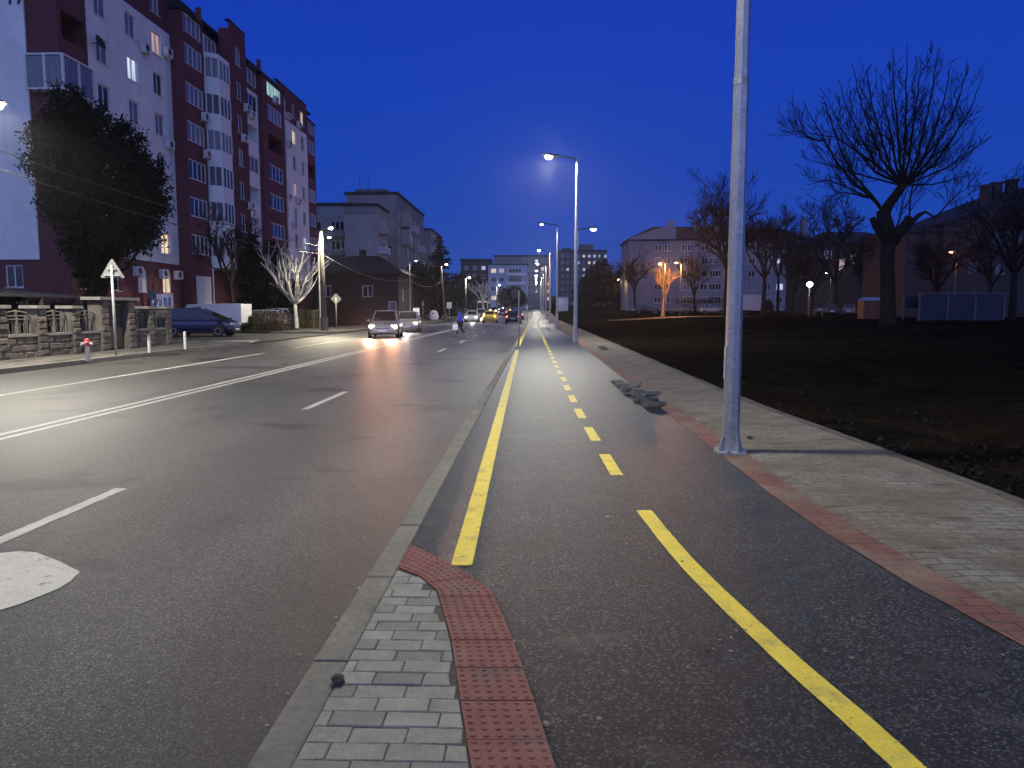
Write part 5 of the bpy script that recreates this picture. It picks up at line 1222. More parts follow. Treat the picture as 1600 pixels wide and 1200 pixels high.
# hydrant
p = gp(137.5, 563.5, .03); t = thing('fire_hydrant', 'grey fire hydrant with a red head by the left kerb', 'fire hydrant', p)
b = MB(); b.lathe([(.085, 0), (.085, .03), (.062, .04), (.062, .40), (.07, .41), (.07, .43)], 12); b.build('body', M['hywhite'], t, smooth=False)
b = MB(); b.lathe([(.095, .43), (.1, .46), (.1, .53), (.075, .56), (.07, .60), (.045, .64), (.02, .65)], 12); b.build('head', M['hyred'], t)
for a in (0.0, 2.1, 4.2):
    b = MB(); d = V((math.cos(a), math.sin(a), 0)); b.tube([d * .08 + V((0, 0, .49)), d * .15 + V((0, 0, .49)), d * .15 + V((0, 0, .49)), d * .17 + V((0, 0, .49))], [.04, .04, .052, .052], 10); b.build('outlet', M['hywhite'], t)
# signs
def sign_post(name, label, px, pyb, z, pyt, shape, r=.03, cat='road sign', dz=0.0, m='signback'):
    p = gp(px, pyb, z); t = thing(name, label, cat, p); h = at(px, pyt, p.y).z - z
    b = MB(); b.tube([(0, 0, 0), (0, 0, h + dz)], r, 10); b.build('post', M['signpole'], t, smooth=True)
    b = MB(); b.prism([(q[0], q[1]) for q in shape], -.006, .006); o = b.build('plate', M[m], t); o.rotation_euler = (R(90), 0, 0); o.location = (0, .045, h); return t, h
tri = [(-.34, -.36), (-.31, -.39), (.31, -.39), (.34, -.36), (.035, .19), (0, .21), (-.035, .19)]
t, h = sign_post('warning_sign', 'back of a triangular warning sign on a leaning white post', 181.5, 555.5, .03, 415, tri, .04, dz=.02)
b = MB(); b.box(-.12, .12, -.015, .03, h - .12, h - .09); b.box(-.22, .22, -.015, .03, h - .32, h - .29); br_ = b.build('bracket', M['galv2'], t); br_.rotation_euler = (0, 0, R(28)); t.children[1].rotation_euler = (R(90), 0, R(28))
dia = [(0, -.42), (.42, 0), (0, .42), (-.42, 0)]
sign_post('priority_sign', 'back of a diamond priority sign beside the thick concrete post', 526, 515, .03, 467, dia, .03, dz=.1)
oct_ = [(.33 * math.cos(math.pi * k / 4 + .39), .33 * math.sin(math.pi * k / 4 + .39)) for k in range(8)]
sign_post('round_sign', 'back of an octagonal sign standing by the stone fence end', 240, 521, .03, 461, oct_, .025)
sq = [(-.2, -.2), (.2, -.2), (.2, .2), (-.2, .2)]
t, h = sign_post('kerb_sign', 'small brownish square sign on a grey post by the yellow line', 810.5, 542, 0, 458, [(-.32, -.18), (-.02, -.18), (-.02, .16), (-.32, .16)], .03, m='dframe', dz=.1)
sign_post('kerb_sign', 'thin post with a small plate further along the yellow line', 823.5, 503, 0, 480, [(-.12, -.25), (.12, -.25), (.12, .25), (-.12, .25)], .03)
sign_post('roadside_sign', 'white double sign near the leaning lamp post', 702, 500, .03, 477, [(-.35, -.45), (.35, -.45), (.35, .45), (-.35, .45)], .04, m='shutter')
sign_post('roadside_sign', 'small sign on a post before the leaning lamp post', 661, 500, .03, 474, [(-.18, -.3), (.18, -.3), (.18, .3), (-.18, .3)], .04)
# bollards
for i, (px_, py_, pt, lab) in enumerate(((233.5, 551, 523, 'thin white bollard beside the stone fence end'), (289.5, 545.5, 518, 'thin white bollard at the side street corner'))):
    p = gp(px_, py_, .03); h = at(px_, pt, p.y).z - .03; t = thing('bollard', lab, 'bollard', p, 0, 'white bollards along the left kerb'); b = MB(); b.lathe([(.05, 0), (.05, h - .04), (.035, h), (.01, h + .01)], 10); b.build('post', M['bollard'], t); b = MB(); b.lathe([(.053, h * .55), (.053, h * .72)], 10); b.build('band', M['bollard'], t)
# stacked paving stones left on the right pavement
r5 = random.Random(9)
def block_stone(label, c, rz, dims=(.20, .10, .06), tilt=0.0):
    t = MB(); t.rbox((0, 0, 0), dims, 0, tilt, 0); o = t.build('paving_stone', M['stone'], None, bevel=.004, loc=c); o.rotation_euler.z = rz; return tag(o, label, 'paving stone', 'loose paving stones on the right pavement')
pile = [((1017, 634), [('bottom stone of the nearest loose stack', .3), ('second stone of the nearest loose stack', .1), ('third stone of the nearest loose stack', -.1), ('top stone of the nearest loose stack', .06)]),
        ((1000, 624), [('bottom stone of the middle loose stack', .5), ('second stone of the middle loose stack', .2), ('top stone of the middle loose stack', 0.1)]),
        ((983, 614), [('bottom stone of the low stack behind', .2), ('top stone of the low stack behind', .5)])]
for (px_, py_), L_ in pile:
    p = gp(px_, py_, .02)
    for k, (lab, a) in enumerate(L_): block_stone(lab, (p.x + r5.uniform(-.02, .02), p.y + r5.uniform(-.02, .02), .05 + k * .061), a, (.24, .17, .06))
for (px_, py_, lab, a, tl) in ((1028, 632, 'flat stone lying before the nearest loose stack', .1, 0), (990, 604, 'stone propped against the low stack', -.3, .35), (972, 604, 'farthest loose stone of the pile on the brick edge', .2, .1), (966, 600, 'thin loose stone at the path edge', .4, .2), (940, 545.5, 'dark stone beyond the pile lying across another', .1, .0), (944, 546, 'dark stone underneath beyond the pile', -.4, .0)):
    p = gp(px_, py_, .02); block_stone(lab, (p.x, p.y, .05 + (.06 if 'across' in lab else 0)), a, (.24, .17, .06), tl)
# dark lump of asphalt on the kerb
p = gp(528, 1068, .012); b = MB(); rg = random.Random(8)
bmx = bmesh.new(); bmesh.ops.create_icosphere(bmx, subdivisions=3, radius=.027)
for v_ in bmx.verts: v_.co *= 1 + .38 * mnoise.noise(v_.co * 38) + .14 * mnoise.noise(v_.co * 110); v_.co.z *= .72
me = bpy.data.meshes.new('stone_lump'); bmx.to_mesh(me); bmx.free(); me.materials.append(M['rock']); o = bpy.data.objects.new('stone_lump', me); COL.objects.link(o); o.location = (p.x, p.y, .030)
tag(o, 'dark lump of stone lying on the kerb by the pavers', 'stone')
p = gp(1172, 685, .02); bmx = bmesh.new(); bmesh.ops.create_icosphere(bmx, subdivisions=2, radius=.035)
for v_ in bmx.verts: v_.co *= 1 + .35 * mnoise.noise(v_.co * 30); v_.co.z *= .6
me = bpy.data.meshes.new('stone_lump'); bmx.to_mesh(me); bmx.free(); me.materials.append(M['rock']); o = bpy.data.objects.new('stone_lump', me); COL.objects.link(o); o.location = (p.x, p.y, .035)
tag(o, 'small dark lump of earth behind the near lamp post base', 'stone')
# overhead cables
def cable(label, a, c, sag, r=.02, m='cablepale'):
    a, c = V(a), V(c); pts = [a.lerp(c, q / 14) - V((0, 0, sag * 4 * (q / 14) * (1 - q / 14))) for q in range(15)]
    b = MB(); b.tube(pts, r, 5); tag(b.build('overhead_cable', M[m]), label, 'cable', 'overhead cables on the left')
tp = at(504, 385, YL)
cable('upper cable crossing in front of the dark evergreen', (-15.7, 20, 6.2), tp, .35, .018, 'cable'); cable('lower cable crossing in front of the dark evergreen', (-15.7, 20, 5.7), at(502, 396, YL), .5, .018, 'cable')
cable('cable running back from the thick concrete post to the maroon block', at(504, 392, YL), at(446, 366, 74), .2, .025); cable('pale cable stretched level past the white pruned tree', at(504, 398, YL), at(430, 408, 70), .3, .022)
cable('cable hanging from the thick concrete post towards the far lamps', at(508, 400, YL), at(640, 436, 90), .8, .02); cable('cable between the far roadside posts', at(640, 436, 90), at(690, 440, 98), .8, .02)
# ================================================================== RIGHT FIELD FURNITURE
Yh = 57.0
t = thing('blue_hoarding', 'long dark blue hoarding with pale posts at the back of the field', 'hoarding', (at(1502, 484, Yh).x, Yh, 0)); ox = at(1502, 484, Yh).x
xs_ = [at(q, 484, Yh).x - ox for q in (1436, 1480, 1523, 1568)]; zg = field_z(ox, Yh); zt = at(1500, 460, Yh).z
for a_, c_ in zip(xs_[:-1], xs_[1:]):
    b = MB(); b.box(a_ + .07, c_ - .07, -.03, .03, zg - .1, zt); b.build('panel', M['blueboard'], t)
for a_ in xs_: b = MB(); b.box(a_ - .065, a_ + .065, -.07, .07, zg - .2, zt + .06); b.build('post', M['greypost'], t)
b = MB(); b.box(xs_[0] - .06, xs_[-1] + .06, -.05, .05, zt + .065, zt + .13); b.build('rail', M['greypost'], t)
t = thing('notice_board', 'small dark notice board on a frame left of the blue hoarding', 'notice board', (at(1424, 484, 58).x, 58, 0)); zz = at(1424, 484, 58).z
b = MB(); b.box(-.55, .55, -.03, .03, at(1424, 482, 58).z, at(1424, 463, 58).z); b.build('panel', M['blueboard'], t)
for x in (-.6, .6): b = MB(); b.box(x - .04, x + .04, -.05, .05, .3, at(1424, 461, 58).z); b.build('post', M['greypost'], t)
Yt = 60.0; p = at(1359, 484, Yt); zg = field_z(p.x, Yt); t = thing('portable_toilet', 'orange portable toilet cabin with pale roof beside the thick tree', 'portable toilet', (p.x, Yt, zg)); zt = at(1359, 470, Yt).z - zg
wd = .72
b = MB(); b.box(-wd, wd, -.6, .6, .05, zt)
for k in range(6): x = -wd + .1 + k * .25; b.box(x, x + .05, -.63, -.6 - .002, .1, zt - .05)
b.build('body', M['cabin'], t, bevel=.02); b = MB(); b.box(-.32, .32, -.66, -.632, .12, zt - .15); d_ = b.build('door', M['cabin'], t); b = MB(); b.box(.2, .26, -.70, -.662, .95, 1.1); b.build('handle', M['darkmetal'], d_)
b = MB(); b.add([(-wd - .06, -.68, zt), (wd + .06, -.68, zt), (wd + .06, .68, zt), (-wd - .06, .68, zt), (-wd + .25, -.4, zt + .28), (wd - .25, -.4, zt + .28), (wd - .25, .4, zt + .28), (-wd + .25, .4, zt + .28)], [(3, 2, 1, 0), (4, 5, 6, 7), (0, 1, 5, 4), (1, 2, 6, 5), (2, 3, 7, 6), (3, 0, 4, 7)]); b.build('roof', M['cabinroof'], t)
# recycling igloo, poster stand, mast lights on the left
p = gp(678, 500, .03); t = thing('recycling_bin', 'white dome recycling bin on the left pavement', 'recycling bin', p); b = MB(); b.lathe([(.55, 0), (.62, .1), (.66, .6), (.6, 1.0), (.42, 1.3), (.15, 1.42)], 14); b.build('shell', M['c_white'], t, smooth=True); b = MB(); b.rbox((0, -.6, .95), (.3, .12, .18)); b.build('slot', M['c_trim'], t)
p = gp(650, 501, .03); t = thing('poster_stand', 'lit white poster stand behind the slim steel lamp post', 'poster stand', p); b = MB(); b.box(-.5, .5, -.12, .12, .25, 1.75); b.build('case', M['frame'], t); b = MB(); b.box(-.42, .42, -.135, -.122, .35, 1.65); b.build('screen', emis('poster_lit', (.9, .95, 1), 1.0, var=(2, (1, 1, 2))), t); b = MB(); b.box(-.3, .3, -.08, .08, 0, .25); b.build('foot', M['darkmetal'], t)

# lit footpath on the far side of the field
b = MB(); pts = [(9, 88), (11, 84), (14, 81), (17, 80), (21, 82), (25, 86)]
for (a_, c_) in zip(pts[:-1], pts[1:]): b.quad((a_[0], a_[1], field_z(*a_) + .05), (c_[0], c_[1], field_z(*c_) + .05), (c_[0], c_[1] + 6, field_z(c_[0], c_[1] + 6) + .05), (a_[0], a_[1] + 6, field_z(a_[0], a_[1] + 6) + .05))
tag(b.build('park_path', M['sidestreet']), kind='structure')
# ================================================================== VEHICLES
def car(label, loc, rz, paint, L=4.2, W=1.74, H=1.5, kind='hatch', lights=None, cat='car', group=None, belt=.92, nose=.74, name='parked_car', detail=True):
    """x forward. kind: hatch, mpv, saloon"""
    t = thing(name, label, cat, loc, rz, group); hw = W / 2
    wbx, wtx, rbx, rtx = {'hatch': (.21, .02, -.485, -.40), 'mpv': (.375, .02, -.485, -.45), 'saloon': (.20, .03, -.33, -.20)}[kind]
    st = [(-.5, .80, .42, belt - .18), (-.488, .90, .30, belt - .05), (-.44, .97, .22, belt), (-.3, 1, .2, belt), (0, 1, .2, belt), (wbx, 1, .2, belt), (.33, .985, .2, belt - .35 * (belt - nose)), (.42, .95, .2, belt - .6 * (belt - nose)), (.47, .86, .22, nose), (.492, .74, .28, nose - .14), (.5, .62, .34, nose - .26)]
    if kind == 'mpv': st[5:8] = [(.30, 1, .2, belt), (.375, .98, .2, belt - .15 * (belt - nose)), (.43, .94, .2, belt - .55 * (belt - nose))]
    b = MB(); ring = []
    for (x, w_, zb, zt) in st:
        w_ *= hw; h = zt - zb
        pr = [(.80 * w_, zb), (.95 * w_, zb + .06 * h + .02), (w_, zb + .35 * h), (w_, zb + .62 * h), (.97 * w_, zb + .88 * h), (.88 * w_, zt)]
        ring.append([(x * L, y, z) for y, z in pr] + [(x * L, -y, z) for y, z in reversed(pr)])
    n = 12; b.add([p for r_ in ring for p in r_], [(i * n + j, (i + 1) * n + j, (i + 1) * n + (j + 1) % n, i * n + (j + 1) % n) for i in range(len(ring) - 1) for j in range(n)] + [tuple(range(n)), tuple(reversed(range((len(ring) - 1) * n, len(ring) * n)))])
    zb0 = belt - .02; bw, tw = hw * .90, hw * .70
    Bq = [V((rbx * L, bw * .93, zb0)), V((wbx * L, bw * .97, zb0)), V((wbx * L, -bw * .97, zb0)), V((rbx * L, -bw * .93, zb0))]
    Tq = [V((rtx * L, tw * .93, H - .03)), V((wtx * L, tw, H - .03)), V((wtx * L, -tw, H - .03)), V((rtx * L, -tw * .93, H - .03))]
    mid = [p + V((0, 0, .03)) for p in [Tq[0].lerp(Tq[2], .25) , Tq[1].lerp(Tq[3], .25), Tq[2].lerp(Tq[0], .25), Tq[3].lerp(Tq[1], .25)]]
    b.add(Bq + Tq + mid, [(1, 0, 4, 5), (2, 1, 5, 6), (3, 2, 6, 7), (0, 3, 7, 4), (5, 4, 8, 9), (6, 5, 9, 10), (7, 6, 10, 11), (4, 7, 11, 8), (8, 11, 10, 9)])
    body = b.build('body', M[paint], t, smooth=False, bevel=.035)
    def panel(name_, A, B_, C, D, u0, u1, v0, v1, off=.012, m='c_glass'):
        f = lambda u, v: A.lerp(B_, u).lerp(D.lerp(C, u), v)
        P = [f(u0, v0), f(u1, v0), f(u1, v1), f(u0, v1)]; nn = (P[1] - P[0]).cross(P[3] - P[0]).normalized()
        q = MB(); a1 = [p + nn * off for p in P]; a0 = [p - nn * .01 for p in P]
        q.add(a0 + a1, [(4, 5, 6, 7), (0, 1, 5, 4), (1, 2, 6, 5), (2, 3, 7, 6), (3, 0, 4, 7)]); return q.build(name_, M[m], t)
    panel('windscreen', Bq[2], Bq[1], Tq[1], Tq[2], .06, .94, .10, .93); panel('rear_window', Bq[0], Bq[3], Tq[3], Tq[0], .1, .9, .25, .9)
    for s in (0, 1):
        A = (Bq[1], Bq[0], Tq[0], Tq[1]) if s == 0 else (Bq[3], Bq[2], Tq[2], Tq[3])
        cuts = [(.05, .44), (.47, .76), (.79, .95)] if kind != 'saloon' else [(.07, .5), (.54, .92)]
        if s: cuts = [(1 - q, 1 - p) for p, q in cuts]
        for (u0, u1) in cuts: panel('side_window', *A, u0, u1, .10, .88)
    wr_ = .31 if H < 1.9 else .34
    for sx in (-.305, .31):
        for sy in (-1, 1):
            Mx = Matrix.Rotation(R(90) * -sy, 3, 'X'); b = MB(); c = (sx * L, sy * (hw - .19), wr_)
            b.lathe([(wr_ * .6, 0), (wr_ * .96, 0), (wr_, .03), (wr_, .16), (wr_ * .95, .195), (wr_ * .62, .2)], 20, c, Mx); tw_ = b.build('wheel', M['tyre'], t)
            b = MB(); b.lathe([(wr_ * .62, .15), (wr_ * .64, .203), (wr_ * .56, .203), (wr_ * .56, .16)], 20, c, Mx)
            for k in range(7):
                a = 2 * math.pi * k / 7; d = V((math.cos(a), math.sin(a), 0)); s_ = V((-d.y, d.x, 0)) * .022
                P = [d * .03 + s_ + V((0, 0, .175)), d * wr_ * .58 + s_ + V((0, 0, .195)), d * wr_ * .58 - s_ + V((0, 0, .195)), d * .03 - s_ + V((0, 0, .175))]
                b.add([Mx @ p + V(c) for p in P] + [Mx @ (p - V((0, 0, .03))) + V(c) for p in P], [(0, 1, 2, 3), (3, 2, 1, 0), (0, 4, 5, 1), (2, 6, 7, 3)])
            b.lathe([(.05, .16), (.05, .19), (.02, .195)], 10, c, Mx); b.build('rim', M['rim'], tw_)
            b = MB(); b.lathe([(wr_ + .055, .172), (wr_ + .055, .192)], 20, (sx * L, sy * (hw - .19), wr_), Mx); b.build('wheel_arch', M['c_trim'], t)
    for sy in (-1, 1):
        b = MB(); b.rbox((L * .468, sy * hw * .70, nose - .09), (.16, hw * .34, .13), sy * -.32, 0, 0); b.build('headlight', M[(lights or {}).get('head', 'lamp_glass')], t, bevel=.03)
        b = MB(); b.rbox((-L * .487, sy * hw * .76, belt - .12), (.10, hw * .22, .20), sy * .2); b.build('taillight', M[(lights or {}).get('tail', 'c_red')], t, bevel=.02)
        b = MB(); b.rbox((wbx * L - .18, sy * (hw + .06), belt + .06), (.10, .18, .12)); b.build('mirror', M[paint], t, bevel=.03)
    b = MB(); b.rbox((L * .489, 0, nose - .22), (.06, hw * .9, .10)); b.build('grille', M['c_trim'], t); b = MB(); b.rbox((L * .5, 0, .42), (.03, .50, .11)); b.build('front_plate', M['plate'], t)
    b = MB(); b.rbox((-L * .5, 0, .62), (.03, .50, .11)); b.build('rear_plate', M['plate'], t)
    if detail:
        for sy in (-1, 1):
            for x in (-.12, .12): b = MB(); b.rbox((x * L, sy * (hw + .004), belt - .12), (.16, .03, .03)); b.build('door_handle', M[paint], t)
        b = MB(); b.box(-.22 * L, .22 * L, -hw - .008, hw + .008, .24, .30); b.build('sill_trim', M['c_trim'], t)
    return t
def headbeam(loc, d, en, col=(1, .80, .52), cone=70):
    return spot('headlight_beam', loc, en, col, cone, .7, .06, d)
RDZ = RZ
FACE = R(-90)   # facing the camera
p = gp(603, 528, RZ)
# silver hatchback facing us
cx = at(601, 505, 43).x
car('silver hatchback with glaring headlights driving towards the camera', (cx, 43.4, RZ), R(-84), 'c_silver', 4.0, 1.74, 1.58, 'hatch', {'head': 'head_on'}, name='driving_car')
for dx in (-.62, .62):
    headbeam((cx + dx + .15, 41.1, .55), (.0, -1, -.17), 1150, (1, .46, .25), 54)
car('silver car with one lit headlight following the silver hatchback', (at(634, 500, 53).x, 54, RZ), R(-84), 'c_silver', 4.2, 1.74, 1.5, 'hatch', {'head': 'head_far'}, name='driving_car')
headbeam((at(638, 500, 53).x, 51.7, .55), (.1, -1, -.06), 700, (1, .85, .85))
# parked cars on the left
pc = at(315, 520, 43.5); car('dark blue people carrier parked side-on in the side street', (pc.x, 43.5, -.056), R(2), 'c_blue', 4.3, 1.78, 1.66, 'mpv', belt=.98, nose=.80)
# white box van behind it
pv = at(338, 515, 49.5); t = thing('white_van', 'white box van parked behind the dark blue people carrier', 'van', (pv.x, 50.3, .06), R(180)); 
x0, x1 = -(at(378, 484, 49.5).x - pv.x), (pv.x - at(297, 484, 49.5).x) + .6; zt = at(350, 474.5, 49.5).z - .06
b = MB(); b.box(x0, x0 + 2.5, -.95, .95, .55, zt); b.build('cargo_box', M['c_white'], t, bevel=.03)
b = MB(); prof = [(x0 + 2.52, .35), (x1 + .7, .35), (x1 + .72, .9), (x1 + .1, 1.05), (x1 - .45, zt - .05), (x0 + 2.52, zt)]
b.add([(x, -.92, z) for x, z in prof] + [(x, .92, z) for x, z in prof], [tuple(range(6)), tuple(reversed(range(6, 12)))] + [(i + 6, (i + 1) % 6 + 6, (i + 1) % 6, i) for i in range(6)]); b.build('cab', M['c_white'], t, bevel=.04)
for sy in (-1, 1):
    b = MB(); b.add([(x, sy * .925, z) for x, z in ((x0 + 2.75, 1.05), (x1 - .1, 1.05), (x1 - .45, zt - .3), (x0 + 2.75, zt - .22))] + [(x, sy * .935, z) for x, z in ((x0 + 2.75, 1.05), (x1 - .1, 1.05), (x1 - .45, zt - .3), (x0 + 2.75, zt - .22))], [(0, 1, 2, 3), (7, 6, 5, 4), (0, 4, 5, 1), (1, 5, 6, 2), (2, 6, 7, 3), (3, 7, 4, 0)]); b.build('side_window', M['c_glass'], t)
    for x in (x0 + .6, x1): b = MB(); b.lathe([(.2, 0), (.33, 0), (.33, .2), (.2, .2)], 16, (x, sy * .72, .33), Matrix.Rotation(R(-90) * sy, 3, 'X')); b.build('wheel', M['tyre'], t)
b = MB(); b.box(x0 - .03, x1 + .6, -.85, .85, .38, .545); b.build('chassis', M['c_trim'], t)
car('silver car half hidden behind the brown hedge', (at(398, 500, 56).x, 56.5, .06), R(185), 'c_silver', 4.2, 1.72, 1.45, 'hatch')
car('white estate car behind the silver car at the brown hedge', (at(415, 500, 61).x, 61.5, .06), R(190), 'c_white', 4.3, 1.74, 1.58, 'hatch')
car('pale car standing in the garden behind the stone fence', (at(206, 500, 36).x, 37, .0), R(100), 'c_white', 4.1, 1.7, 1.45, 'hatch')
# traffic further along
def far_car(label, px, Y, paint, facing, lights, kind='hatch', H=1.48, lane=None, group='cars in the distant traffic', L=4.2):
    x = at(px, 490, Y).x if lane is None else lane
    car(label, (x, Y, RZ + rise(Y)), R(-90) if facing else R(90), paint, L, 1.74, H, kind, lights, name='driving_car', group=group, detail=False)
far_car('yellow taxi driving away down the road', 766, 92, 'c_yellow', False, {'tail': 'ind_on'}, 'saloon')
pt = at(766, 480, 92); b = MB(); b.rbox((pt.x, 92, RZ + 1.56), (.25, .75, .16)); 
tag(b.build('taxi_roof_sign', emis('taxi_green', (.35, 1, .2), 1.6), None), 'small lit roof sign of the yellow taxi', 'taxi sign')
far_car('dark car braking with red tail lights beside the kerb lane', 802, 86, 'c_dark', False, {'tail': 'tail_on'})
far_car('red-lit car ahead of the dark braking car', 810, 116, 'c_grey', False, {'tail': 'tail_on'})
far_car('white car with bright headlights behind the pedestrian', 738, 98, 'c_white', True, {'head': 'head_far'})
for i, (px_, Y, pn, lab) in enumerate(((752, 128, 'c_grey', 'first oncoming car of the queue beyond the white one'), (763, 150, 'c_silver', 'second oncoming car of the distant queue'), (771, 172, 'c_dark', 'third oncoming car of the distant queue'), (777, 196, 'c_grey', 'fourth oncoming car of the distant queue'), (783, 222, 'c_silver', 'fifth oncoming car of the distant queue'), (779, 250, 'c_dark', 'last oncoming car on the rise of the road'))):
    far_car(lab, px_, Y, pn, True, {'head': 'head_far'})
far_car('car ahead of the taxi with tail lights lit', 786, 140, 'c_dark', False, {'tail': 'tail_on'})
far_car('farthest car driving away with an amber light', 793, 175, 'c_grey', False, {'tail': 'ind_on'})
for (px_, Y, e) in ((738, 95, 500), (752, 125, 600), (763, 147, 700), (771, 169, 700)):
    headbeam((at(px_, 490, Y).x, Y - .2, .6 + rise(Y)), (.05, -1, -.06), e, (1, .88, .8))
# bus in the queue
Y = 165; p = at(758, 484, Y); zb_ = RZ + rise(Y); t = thing('bus', 'white bus standing above the distant queue of cars', 'bus', (p.x - .6, Y + 5, zb_), R(-90))
b = MB(); b.box(-5, 5, -1.22, 1.22, .35, 3.0); b.build('body', M['c_white'], t, bevel=.12)
b = MB(); b.box(5.0, 5.03, -1.08, 1.08, 1.2, 2.5); b.build('windscreen', M['c_glass'], t)
b = MB(); b.box(5.0, 5.03, -.8, .8, 2.58, 2.85); b.build('destination_panel', M['lit_warm'], t)
for sy in (-1, 1):
    b = MB(); b.box(-4.8, 4.7, sy * 1.225 - .01, sy * 1.225 + .01, 1.3, 2.3); b.build('side_windows', M['c_glass'], t)
    b = MB(); b.rbox((5.02, sy * .9, .7), (.06, .3, .2)); b.build('headlight', M['head_far'], t)
    for x in (-3, 3): b = MB(); b.lathe([(.3, 0), (.48, 0), (.48, .28), (.3, .28)], 16, (x, sy * .95, .48), Matrix.Rotation(R(-90) * sy, 3, 'X')); b.build('wheel', M['tyre'], t)
# parked cars across the field
for (px_, Y, rz, pn, lab) in ((1010, 118, 0, 'c_dark', 'dark car parked under the lit pollarded tree'), (1112, 122, 0, 'c_silver', 'silver car parked before the mauve block'), (1290, 92, 90, 'c_dark', 'dark car with faint lights parked near the globe lamp'), (1330, 94, 60, 'c_grey', 'grey car parked beside the portable toilet'), (1060, 124, 180, 'c_grey', 'grey car parked right of the pollarded tree')):
    x, y, z = field_at(px_, Y); car(lab, (x, y, z + .02), R(rz), pn, 4.2, 1.72, 1.45, 'hatch', group='parked cars beyond the field', detail=False)
x, y, z = field_at(1182, 118); t = thing('parked_van', 'dark van with a pale cargo box parked before the mauve block', 'van', (x, y, z)); b = MB(); b.box(-2.6, .6, -1, 1, .6, 3.0); b.build('cargo_box', M['wpale'], t); b = MB(); b.add([(x_, y_, z_) for y_ in (-.95, .95) for x_, z_ in ((.65, .4), (2.4, .4), (2.4, 1.2), (1.9, 2.2), (.65, 2.2))], [(0, 1, 2, 3, 4), (9, 8, 7, 6, 5)] + [(i + 5, (i + 1) % 5 + 5, (i + 1) % 5, i) for i in range(5)]); b.build('cab', M['c_dark'], t)
for sx in (-1.8, 1.6):
    for sy in (-1, 1): b = MB(); b.lathe([(.2, 0), (.36, 0), (.36, .2), (.2, .2)], 14, (sx, sy * .8, .36), Matrix.Rotation(R(-90) * sy, 3, 'X')); b.build('wheel', M['tyre'], t)

# ================================================================== THE PEDESTRIAN
def skin_mesh(name, joints, edges, m, parent, root, sub=2):
    bm = bmesh.new(); lay = bm.verts.layers.skin.verify(); ids = {}
    for k, (co, r_) in joints.items():
        v_ = bm.verts.new(co); rr = r_ if hasattr(r_, '__len__') else (r_, r_); v_[lay].radius = rr; v_[lay].use_root = (k == root); ids[k] = v_
    for a_, c_ in edges: bm.edges.new((ids[a_], ids[c_]))
    me = bpy.data.meshes.new(name); bm.to_mesh(me); bm.free(); me.materials.append(M[m])
    o = bpy.data.objects.new(name, me); COL.objects.link(o); o.parent = parent
    sk = o.modifiers.new('Skin', 'SKIN'); sk.use_smooth_shade = True; sk.use_x_symmetry = False
    ss = o.modifiers.new('Subsurf', 'SUBSURF'); ss.levels = sub; ss.render_levels = sub; return o
pp = gp(719.5, 526.5, RZ); t = thing('person', 'person in a hooded blue jacket crossing the road with a white bag', 'person', (pp.x, pp.y, RZ), R(0))
# walking towards -X; body coordinates: -X forward, Z up
J = {'pel': ((0, 0, .92), .13), 'sp': ((-.01, 0, 1.12), (.15, .11)), 'ch': ((-.03, 0, 1.32), (.17, .12)), 'nk': ((-.05, 0, 1.47), .055), 'hd': ((-.08, 0, 1.56), (.08, .085)), 'tp': ((-.08, 0, 1.67), (.07, .08)),
     'lhp': ((0, -.09, .88), .09), 'lkn': ((-.17, -.09, .50), .055), 'lan': ((-.18, -.09, .09), .037), 'lto': ((-.34, -.09, .035), .032), 'rhp': ((0, .09, .88), .09), 'rkn': ((.04, .09, .48), .055), 'ran': ((.27, .09, .15), .037), 'rto': ((.20, .09, .03), .03),
     'lsh': ((-.02, -.19, 1.38), .055), 'lel': ((-.05, -.25, 1.10), .042), 'lwr': ((-.22, -.24, .92), .028), 'lpa': ((-.27, -.24, .87), (.026, .016)), 'rsh': ((-.02, .19, 1.38), .055), 'rel': ((.06, .24, 1.10), .042), 'rwr': ((-.04, .23, .88), .028), 'rpa': ((-.06, .23, .82), (.026, .016))}
Ed = [('pel', 'sp'), ('sp', 'ch'), ('ch', 'nk'), ('nk', 'hd'), ('hd', 'tp'), ('pel', 'lhp'), ('lhp', 'lkn'), ('lkn', 'lan'), ('lan', 'lto'), ('pel', 'rhp'), ('rhp', 'rkn'), ('rkn', 'ran'), ('ran', 'rto'), ('ch', 'lsh'), ('lsh', 'lel'), ('lel', 'lwr'), ('lwr', 'lpa'), ('ch', 'rsh'), ('rsh', 'rel'), ('rel', 'rwr'), ('rwr', 'rpa')]
for s, pa in (('l', V((-.27, -.24, .87))), ('r', V((-.06, .23, .82)))):
    for i, (dy, ln) in enumerate(((-.024, .058), (-.008, .068), (.008, .066), (.024, .052))):
        J[s + 'f%d' % i] = (pa + V((-.018, dy, -.032)), .009); J[s + 'g%d' % i] = (pa + V((-.012, dy, -.032 - ln * .6)), .008); J[s + 'h%d' % i] = (pa + V((.008, dy, -.032 - ln)), .007); Ed += [(s + 'pa', s + 'f%d' % i), (s + 'f%d' % i, s + 'g%d' % i), (s + 'g%d' % i, s + 'h%d' % i)]
    J[s + 'th'] = (pa + V((-.032, .0, .0)), .010); J[s + 'tj'] = (pa + V((-.04, .0, -.03)), .008); Ed += [(s + 'wr', s + 'th'), (s + 'th', s + 'tj')]
skin_mesh('body', J, Ed, 'skin', t, 'pel')
JJ = {k: J[k] for k in ('sp', 'ch', 'lsh', 'rsh', 'lel', 'rel')}
